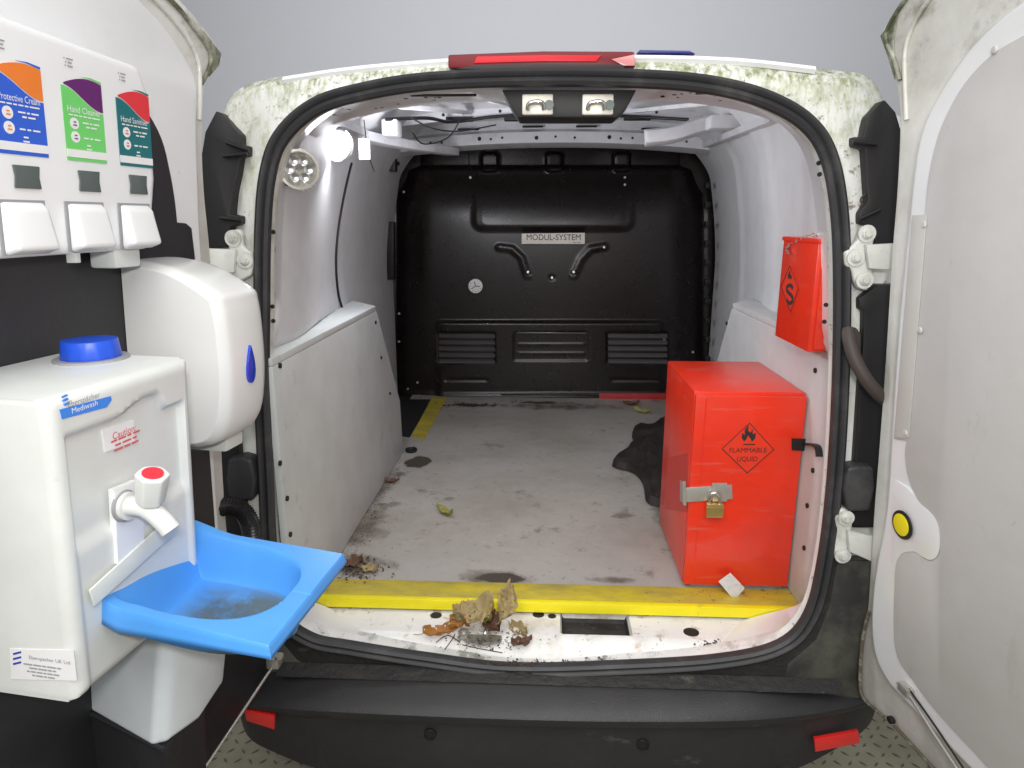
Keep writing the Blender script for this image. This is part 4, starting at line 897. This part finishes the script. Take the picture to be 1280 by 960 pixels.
link('light_end', slab([Y(x, y, .60) for x, y in [(448, 173), (461, 174), (462, 199), (449, 199)]], (0, .012, 0)), mat('lit_lamp_end', (1, 1, 1), .4, emit=((.88, .92, 1), 1.0)), sl_, bevel=.001)
area('strip_light_beam', Y(425, 180, .52), (.25, .9, 1.1), .10, .10, 5.0, (.93, .94, 1))
area('strip_light_up', (-.42, .75, 1.60), (.15, 1.1, 2.0), .10, .30, 4.5, (.93, .93, 1))

# ---------------------------------------------------------------- red flammable cabinet
fx0, fx1, fy, fz0, fz1 = .348, .608, .243, .590, 1.092; by_ = .62
cb = thing('cabinet', 'tall red steel flammable liquid cabinet with hasp on the load floor', 'cabinet', ((fx0+fx1)/2, .43, .58))
link('cabinet_body', box((fx0, fy+.016, fz0), (fx1, by_, fz1)), m_red, cb, bevel=.0025)
link('cabinet_base', box((fx0+.02, fy+.014, .5805), (fx1-.01, by_-.01, fz0)), m_steel, cb)
link('cabinet_door', box((fx0+.001, fy, fz0+.002), (fx1-.001, fy+.014, fz1-.006)), m_red, cb, bevel=.003)
link('door_fold', box((fx0+.024, fy-.0014, fz0+.006), (fx0+.027, fy+.002, fz1-.012)), m_red, cb)
pt = [X(x, y, fx0-.001) for x, y in [(835, 572), (860, 566), (858, 640), (831, 636)]]
link('side_plate', slab(pt, (.0008, 0, 0)), mat('faded_red_paint', (.58, .03, .02), .4), cb, smooth=False)
# hazard diamond
def cf(px, py, off=.0015): return Y(px, py, fy-off)
dia = [(937, 528), (968, 562), (934, 592), (902, 561)]
def frame_poly(pts, k, fn, off):
    c = V((sum(p[0] for p in pts)/len(pts), sum(p[1] for p in pts)/len(pts))); inn = [(c.x+(p[0]-c.x)*k, c.y+(p[1]-c.y)*k) for p in pts]; bm = bmesh.new(); n = len(pts)
    a = [bm.verts.new(fn(*p, off)) for p in pts]; b = [bm.verts.new(fn(*p, off)) for p in inn]
    for i in range(n): j = (i+1) % n; bm.faces.new((a[i], a[j], b[j], b[i]))
    return bm
m_orange = mat('hazard_orange', (.80, .045, .016), .35)
dm = link('hazard_label', slab([cf(x, y, .0012) for x, y in dia], (0, .001, 0)), m_orange, cb, smooth=False)
link('label_border', frame_poly(dia, .955, cf, .0018), m_ink, dm, smooth=False)
text('label_lettering', 'FLAMMABLE', cf(935, 563), (1, 0, .02), (0, 0, 1), .0175, m_ink, dm, width=.088, bold=0)
text('label_lettering', 'LIQUID', cf(934, 574), (1, 0, .02), (0, 0, 1), .0175, m_ink, dm, width=.048, bold=0)
flame = [(930, 552), (927, 547), (928, 541), (931, 544), (931, 537), (936, 531), (935, 538), (938, 541), (941, 536), (941, 543), (945, 541), (944, 548), (940, 552), (938, 548), (935, 544), (933, 549)]
bm = bmesh.new(); vs = [bm.verts.new(cf(x, y, .002)) for x, y in flame]; bmesh.ops.triangulate(bm, faces=[bm.faces.new(vs)]); link('flame_mark', bm, m_ink, dm, smooth=False)
link('flame_base', slab([cf(x, y, .0018) for x, y in [(929, 555), (944, 555), (944, 556.3), (929, 556.3)]], (0, .0004, 0)), m_ink, dm, smooth=False)
# hasp and padlock
hs = link('hasp', slab([cf(x, y, .006) for x, y in [(856, 610), (915, 606), (916, 624), (857, 628)]], (0, .004, 0)), m_steel, cb, bevel=.0015)
link('hasp_leaf', slab([cf(x, y, .010) for x, y in [(890, 604), (909, 604), (909, 627), (891, 627)]], (0, .004, 0)), m_steel, hs, bevel=.001)
link('hasp_knuckle', sweep([cf(855, 602, .006), cf(856, 631, .006)], .0045), m_steel, hs)
link('corner_bracket', slab([X(x, y, fx0-.002) for x, y in [(850, 600), (856, 608), (856, 630), (850, 626)]], (.002, 0, 0)), m_steel, cb)
pd = thing('padlock', 'small brass padlock hanging from the hasp of the red cabinet', 'padlock', cf(893, 645, .02))
pc = cf(893, 637.5, .018); link('lock_body', box(pc-V((.0205, .008, .0175)), pc+V((.0205, .008, .0175))), m_brass, pd, bevel=.003)
link('lock_band', box(pc-V((.0212, .0087, -.0085)), pc+V((.0212, .0087, .0105))), m_brass, pd, bevel=.001)
link('shackle', sweep(cr([pc+V((-.012, 0, .016)), pc+V((-.0125, 0, .032)), pc+V((-.006, 0, .043)), pc+V((.004, -.001, .043)), pc+V((.011, 0, .034)), pc+V((.012, 0, .016))], 5), .0036), m_chrome, pd)
br = link('side_bracket', slab([cf(x, y, .004) for x, y in [(990, 548), (1010, 549), (1012, 564), (990, 563)]], (0, .003, 0)), m_black, cb, bevel=.001)
link('bracket_arm', sweep(cr([cf(1008, 556, .005), X(1014, 555, .606), X(1021, 557, .606), X(1024, 562, .606), X(1025, 571, .606)], 4), [(-.009, -.002), (.009, -.002), (.009, .002), (-.009, .002)], up=(0, 0, 1)), m_black, br)
# card tag at the foot
ct = [Z(x, y, .605) for x, y in [(898, 727), (913, 716), (931, 735), (922, 747), (914, 746)]]
ct = [V((p.x, .215+(p.z-.605), .0)) for p in ct]
cc = [pl(x, y, (0, .205, .59), (0, 1, -.5)) for x, y in [(898, 727), (913, 716), (931, 735), (921, 748), (913, 745)]]
tag(link('card_tag', slab(cc, (0, .0015, 0)), m_card, bevel=.0004), 'small crumpled grey card tag lying at the foot of the red cabinet', 'card')

# ---------------------------------------------------------------- small red box on the right wall
sx = .560; sy0, sy1, sz0, sz1 = .145, .365, 1.210, 1.445
sb = thing('small_cabinet', 'small red box marked with an S diamond on the right side ledge', 'cabinet', (.60, .25, sz0))
link('box_body', box((sx, sy0+.004, sz0), (sx+.09, sy1, sz1)), m_red, sb, bevel=.003)
link('box_front', box((sx+.009, sy0-.006, sz0+.007), (sx+.088, sy0+.003, sz1-.010)), m_red, sb, bevel=.0025)
link('box_lid', box((sx-.003, sy0-.005, sz1-.004), (sx+.092, sy1+.003, sz1+.006)), m_red, sb, bevel=.002)
def sf(px, py, off=.0012): return X(px, py, sx-off)
sd = [(987, 332), (998, 360), (988, 391), (976, 358)]
s_ = link('diamond_label', slab([sf(*p) for p in sd], (.001, 0, 0)), m_orange, sb, smooth=False); link('diamond_border', frame_poly(sd, .93, sf, .0018), m_ink, s_, smooth=False)
link('diamond_letter', sweep(cr([sf(987+a*.95, 368+b*1.05, .002) for a, b in [(4, -7), (2.2, -10), (-.5, -11), (-3.4, -9), (-3.8, -5.5), (-1.5, -2), (1.8, 1), (4, 4.5), (3.2, 8.5), (.4, 10.5), (-2.6, 9), (-4, 6)]], 4), [(-.0042, -.0003), (.0042, -.0003), (.0042, .0003), (-.0042, .0003)], up=(-1, 0, 0)), m_ink, s_, smooth=False)
fm = [sf(x, y, .002) for x, y in [(984.6, 348), (984.8, 344), (987, 338), (988, 343.5), (989.6, 345), (989.2, 349)]]
bm = bmesh.new(); bm.faces.new([bm.verts.new(p) for p in fm]); link('flame_mark', bm, m_ink, s_, smooth=False)
ch = thing('chain', 'fine silver chain lying over the top of the small red box', 'chain', (sx, .2, sz1))
cpts = cr([X(986, 317, sx-.006), X(984, 308, sx-.006), V((sx-.004, .20, sz1+.011)), V((sx+.02, .18, sz1+.012)), V((sx+.05, .20, sz1+.012)), V((sx+.085, .17, sz1+.012))], 5)
def torus(c, t, up, R_, r_, bm):
    t = V(t).normalized(); u = V(up); u = (u-t*u.dot(t)).normalized(); pts = [V(c)+t*math.cos(a)*R_*1.4+u*math.sin(a)*R_ for a in [k*math.pi/5 for k in range(10)]]; sweep(pts, [(r_, 0), (0, r_), (-r_, 0), (0, -r_)], bm, closed=True, up=t.cross(u))
for i in range(len(cpts)-1):
    a_, b_ = V(cpts[i]), V(cpts[i+1]); bm = bmesh.new(); torus((a_+b_)/2, b_-a_, (0, 0, 1) if i % 2 else (1, .5, 0.1), .0035, .0011, bm); link('chain_link', bm, m_chrome, ch)

# ---------------------------------------------------------------- black crumpled sheet behind the cabinet
def sheet_poly():
    pts = [(846, 520), (828, 522), (818, 530), (804, 530), (794, 532), (790, 540), (791, 550), (782, 562), (766, 575), (769, 580), (785, 584), (796, 590), (804, 602), (808, 622), (820, 627), (834, 627), (846, 600), (848, 560)]
    return [Z(x, y, .60) for x, y in cr(pts, 7, True)]
sp2 = sheet_poly(); c0 = sum(sp2, V((0, 0, 0)))/len(sp2)
bm = bmesh.new(); rings = []
for k in range(25):
    f = 1-k/24*.98; r = []
    for p in sp2:
        q = c0.lerp(p, f); hgt = .012+.050*(1-f)**.6+.026*(.5-abs(mnoise.noise(V((q.x*9, q.y*6, 3)))*1.6))*(1-f*.5)+.007*(.5-abs(mnoise.noise(V((q.x*26+3, q.y*18, 5)))*1.6)); q = V((q.x, q.y, .583+max(.002, hgt*(1 if k else .15)))); r.append(bm.verts.new(q))
    rings.append(r)
for A_, B_ in zip(rings, rings[1:]):
    for j in range(len(A_)): k = (j+1) % len(A_); bm.faces.new((A_[j], A_[k], B_[k], B_[j]))
bm.faces.new(rings[-1])
tag(link('plastic_sheet', bm, m_cloth), 'crumpled black plastic sheet lying on the floor left of the red cabinet', 'sheet')

# ---------------------------------------------------------------- leaves and debris
def leaf(px, py, zz, L_, W_, ang, m, label, curl=.3, seed=0, group=None, name='leaf', tilt=0, rough=1):
    c = Z(px, py, zz); ca, sa = math.cos(R(ang)), math.sin(R(ang)); nU, nVv = 30, 14
    roll = .5+.5*mnoise.noise(V((seed*3.1, 0, 0)))
    def f(u, v):
        a = (u-.5)*L_; k = 2*v-1
        wv = W_*math.sin(math.pi*min(.995, max(.005, u*.95+.025)))**.8*(1+.22*rough*mnoise.noise(V((u*9+seed*5, k > 0, 0)))+.09*rough*abs(k)*mnoise.noise(V((u*20+seed*7, 2*(k > 0), 4))))
        b = k*.5*wv; ak = abs(k)
        h = curl*W_*(.55*ak**1.2*(1 if k > 0 else roll))+curl*L_*.5*(u-.5)**2*(1+roll)+rough*W_*(.20*mnoise.noise(V((u*4+seed, k*1.2, 2)))+.035*mnoise.noise(V((u*12+seed, k*3, 7))))*(.4+ak)
        h -= .05*W_*abs(math.sin(u*22))*ak*(1-ak)*2; b *= 1-.25*curl*ak
        h += abs(tilt)*(a/L_+.5)*L_
        bend = .18*L_*math.sin(u*3+seed)*rough
        return c+V((a*ca-(b+bend*.3)*sa, a*sa+(b+bend*.3)*ca, max(.0005, h+.002)))
    bm = grid(f, nU, nVv)
    dead = [fc for fc in bm.faces if mnoise.noise(fc.calc_center_median()*160+V((seed, 0, 0))) > .50-.03*rough]; bmesh.ops.delete(bm, geom=dead, context='FACES')
    sweep([V(f(q/10, .5))+V((0, 0, .0007)) for q in range(11)], .0008, bm)
    for q in (.2, .35, .5, .65, .8):
        for v_ in (.1, .9): sweep([V(f(q, .5))+V((0, 0, .0005)), V(f(min(1, q+.07), .5+(v_-.5)*.55))+V((0, 0, .0005)), V(f(min(1, q+.12), v_))+V((0, 0, .0005))], .0004, bm)
    st0 = V(f(0, .5)); sweep([st0, st0+V((-ca*L_*.12, -sa*L_*.12, .001)), st0+V((-ca*L_*.22-.002, -sa*L_*.2+.003, .003))], .0008, bm)
    o = link(name, bm, m, weld=False); md = o.modifiers.new('thick', 'SOLIDIFY'); md.thickness = .0004
    return tag(o, label, 'leaf', group)
leaf(556, 643, .583, .075, .030, -35, m_lf_y, 'yellow green curled leaf in the middle of the load floor', .9, 1)
leaf(489, 603, .583, .060, .022, 5, m_lf_b, 'dull brown leaf near the left side board', .8, 2)
leaf(418, 678, .583, .075, .035, 70, m_lf_p, 'pale brown leaf against the left side board', .8, 3)
leaf(440, 708, .583, .060, .040, 20, m_lf_b, 'dark rotten leaf behind the yellow strip, beside the blue basin', .9, 4)
leaf(462, 714, .583, .050, .03, -20, m_lf_p, 'mottled pale leaf behind the yellow strip at left corner', .7, 5)
leaf(803, 516, .583, .085, .030, -30, m_lf_y, 'small yellow leaf before the red trim at the bulkhead', .8, 6)
leaf(789, 507, .583, .085, .035, 15, m_lf_b, 'small dark leaf against the red trim at the bulkhead', .8, 7)
leaf(556, 795, .560, .10, .036, 32, m_lf_o, 'long orange brown leaf lying on the white sill', .8, 8, tilt=.1, rough=1.4)
leaf(592, 776, .586, .095, .075, 20, m_lf_p, 'broad pale decayed leaf on the middle of the sill', .7, 9, tilt=.15, rough=1.5)
leaf(612, 786, .566, .075, .05, -50, m_lf_b, 'dark brown rotten leaf under the pale leaves of the sill clump', .7, 19, rough=1.6)
leaf(575, 782, .572, .07, .045, 60, m_lf_o, 'rust coloured ragged leaf beside the broad pale leaf', .8, 21, rough=1.6)
leaf(605, 775, .582, .05, .035, 100, m_lf_y, 'small olive leaf between the two pale leaves of the sill clump', .8, 22, rough=1.4)
leaf(652, 805, .553, .05, .03, 10, m_lf_b, 'small dark leaf scrap right of the striker plate, next to the seal', .6, 23, rough=1.8)
for q_ in (((545, 803), (560, 796), (575, 803)), ((578, 806), (596, 812), (628, 816)), ((556, 812), (566, 800), (570, 790))):
    tg = link('twig', sweep(cr([Z(x, y, .553)+V((0, 0, .004*(k % 2))) for k, (x, y) in enumerate(q_)], 4), .0012), m_lf_b); tag(tg, ['thin brown twig left of the orange leaf tip on the sill', 'thin brown twig lying below the striker plate', 'thin brown twig crossing the orange leaf on the sill'][[545, 578, 556].index(q_[0][0])], 'twig')
leaf(632, 772, .586, .085, .055, 70, m_lf_p, 'upright pale mottled leaf right of the latch striker', .8, 10, tilt=.45, rough=1.4)
leaf(648, 792, .551, .055, .036, -60, m_lf_p, 'shredded tan leaf at the right of the striker plate', .7, 11, rough=2)
leaf(405, 785, .546, .050, .022, -60, m_lf_b, 'reddish brown torn leaf on the sill below the blue basin', .8, 12, rough=2)
c_ = Z(514, 563, .586); tag(link('cap_ring', lathe(c_-V((0, 0, .004)), (0, 0, 1), [(.020, 0), (.024, .004), (.023, .012), (.017, .013), (.013, .006), (0, .005)], 24), m_black), 'small black ring cap on the floor beside left board', 'cap')
def soft_mat(name, color, k, lo, hi, amt):
    m = bpy.data.materials.new(name); m.use_nodes = True; nt = m.node_tree; N = nt.nodes; L = nt.links; b = N['Principled BSDF']
    b.inputs['Base Color'].default_value = (*color, 1); b.inputs['Roughness'].default_value = .5
    tc = N.new('ShaderNodeTexCoord'); ln = N.new('ShaderNodeVectorMath'); ln.operation = 'LENGTH'; mp = N.new('ShaderNodeMapping'); mp.inputs['Location'].default_value = (-1, -1, 0); mp.inputs['Scale'].default_value = (2, 2, 0)
    L.new(tc.outputs['Generated'], mp.inputs[0]); L.new(mp.outputs[0], ln.inputs[0])
    n = N.new('ShaderNodeTexNoise'); n.inputs['Scale'].default_value = k; n.inputs['Detail'].default_value = 10; n.inputs['Roughness'].default_value = .65
    g = N.new('ShaderNodeNewGeometry'); L.new(g.outputs['Position'], n.inputs['Vector'])
    a = N.new('ShaderNodeMath'); a.operation = 'MULTIPLY_ADD'; L.new(ln.outputs['Value'], a.inputs[0]); a.inputs[1].default_value = -.42; L.new(n.outputs['Fac'], a.inputs[2])
    r_ = N.new('ShaderNodeMapRange'); r_.inputs[1].default_value = lo; r_.inputs[2].default_value = hi; r_.inputs[4].default_value = amt; L.new(a.outputs[0], r_.inputs[0]); L.new(r_.outputs[0], b.inputs['Alpha']); return m
SM = [soft_mat('soft_brown_grime', (.16, .13, .095), 16, .12, .48, .65), soft_mat('damp_patch', (.075, .062, .048), 7, .12, .22, .85), soft_mat('rusty_dirt', (.07, .03, .022), 22, .22, .34, .9)]
def soft(px, py, rx, ry, k, zz=[.5808]):
    zz[0] += .0002; c = Z(px, py, zz[0]); z = zz[0]
    bm = bmesh.new(); bm.faces.new([bm.verts.new(p) for p in ((c.x-rx, c.y-ry, z), (c.x+rx, c.y-ry, z), (c.x+rx, c.y+ry, z), (c.x-rx, c.y+ry, z))]); link('floor_stain_and_gap', bm, SM[k], van, smooth=False)
soft(522, 577, .055, .075, 1); soft(445, 705, .12, .07, 0); soft(455, 660, .09, .16, 0); soft(478, 610, .05, .22, 0); soft(620, 722, .12, .045, 0); soft(625, 722, .07, .025, 1); soft(770, 725, .10, .02, 0); soft(830, 640, .05, .2, 0)
soft(700, 508, .35, .08, 0); soft(590, 506, .22, .05, 2); soft(680, 503, .2, .035, 2); soft(840, 600, .06, .12, 0)
def dark_gap(pts, name, m, z=.5806):
    bm = bmesh.new(); f = bm.faces.new([bm.verts.new(Z(x, y, z)) for x, y in pts]); bmesh.ops.triangulate(bm, faces=[f]); return link(name, bm, m, van, smooth=False)
dark_gap([(500, 499), (540, 499), (512, 547), (500, 545)], 'floor_stain_and_gap', m_dark, .581)  # gap beside the floor strip, its shade laid on as a black patch
# dirt crumbs gathered along the seal and the board foot: uncountable
bm = bmesh.new()
def crumb(p, r):
    vs = [bm.verts.new(p+V((random.uniform(-r, r), random.uniform(-r, r), random.uniform(0, r*1.3)))) for _ in range(5)]
    for a, b, c in ((0, 1, 2), (0, 2, 3), (0, 3, 4), (1, 2, 4), (2, 3, 4), (0, 1, 4)):
        try: bm.faces.new((vs[a], vs[b], vs[c]))
        except ValueError: pass
for k in range(1300):
    px = random.choice([random.gauss(470, 70), random.gauss(640, 110), random.uniform(370, 1000), random.gauss(900, 60)])
    if not 365 < px < 1005: continue
    yb = 792+29*sstep(370, 560, px)+3*sstep(560, 640, px)-12*sstep(700, 960, px)-12*sstep(930, 1000, px)
    p = Z(px, yb-abs(random.gauss(0, 3.5 if mnoise.noise(V((px*.03, 0, 0))) > 0 else 1.2)), .545); p.z = max(.528, sill_fn((p.x+.60)/1.22, max(0, (p.y-.012)/.166))[2])
    crumb(p, random.choice([.0012, .002, .003, .0045]))
for k in range(420):
    t = random.random(); px = 408+90*t+abs(random.gauss(3, 6+14*(1-t))); py = 725-160*t
    crumb(Z(px, py+random.gauss(0, 5), .5815), random.uniform(.0008, .003))
for k in range(240): crumb(Z(random.gauss(445, 22), random.gauss(714, 7), .5815), random.uniform(.0015, .006))
for k in range(240): crumb(Z(random.gauss(605, 32), random.gauss(800, 8), .5585), random.uniform(.001, .0035))
for k in range(160): crumb(Z(random.uniform(430, 830), random.uniform(515, 725), .5815), random.uniform(.0006, .0022))
for k in range(140): crumb(Z(random.uniform(520, 760), random.gauss(504, 3), .5815), random.uniform(.002, .006))
for k in range(60): crumb(Z(random.uniform(840, 1000), random.gauss(742, 4), .586), random.uniform(.0008, .0025))
dc_ = link('dirt_crumbs', bm, m_crumb, smooth=False, weld=False, kind='stuff'); dc_['label'] = 'dark dirt crumbs scattered along the sill and floor edges'; dc_['category'] = 'dirt'
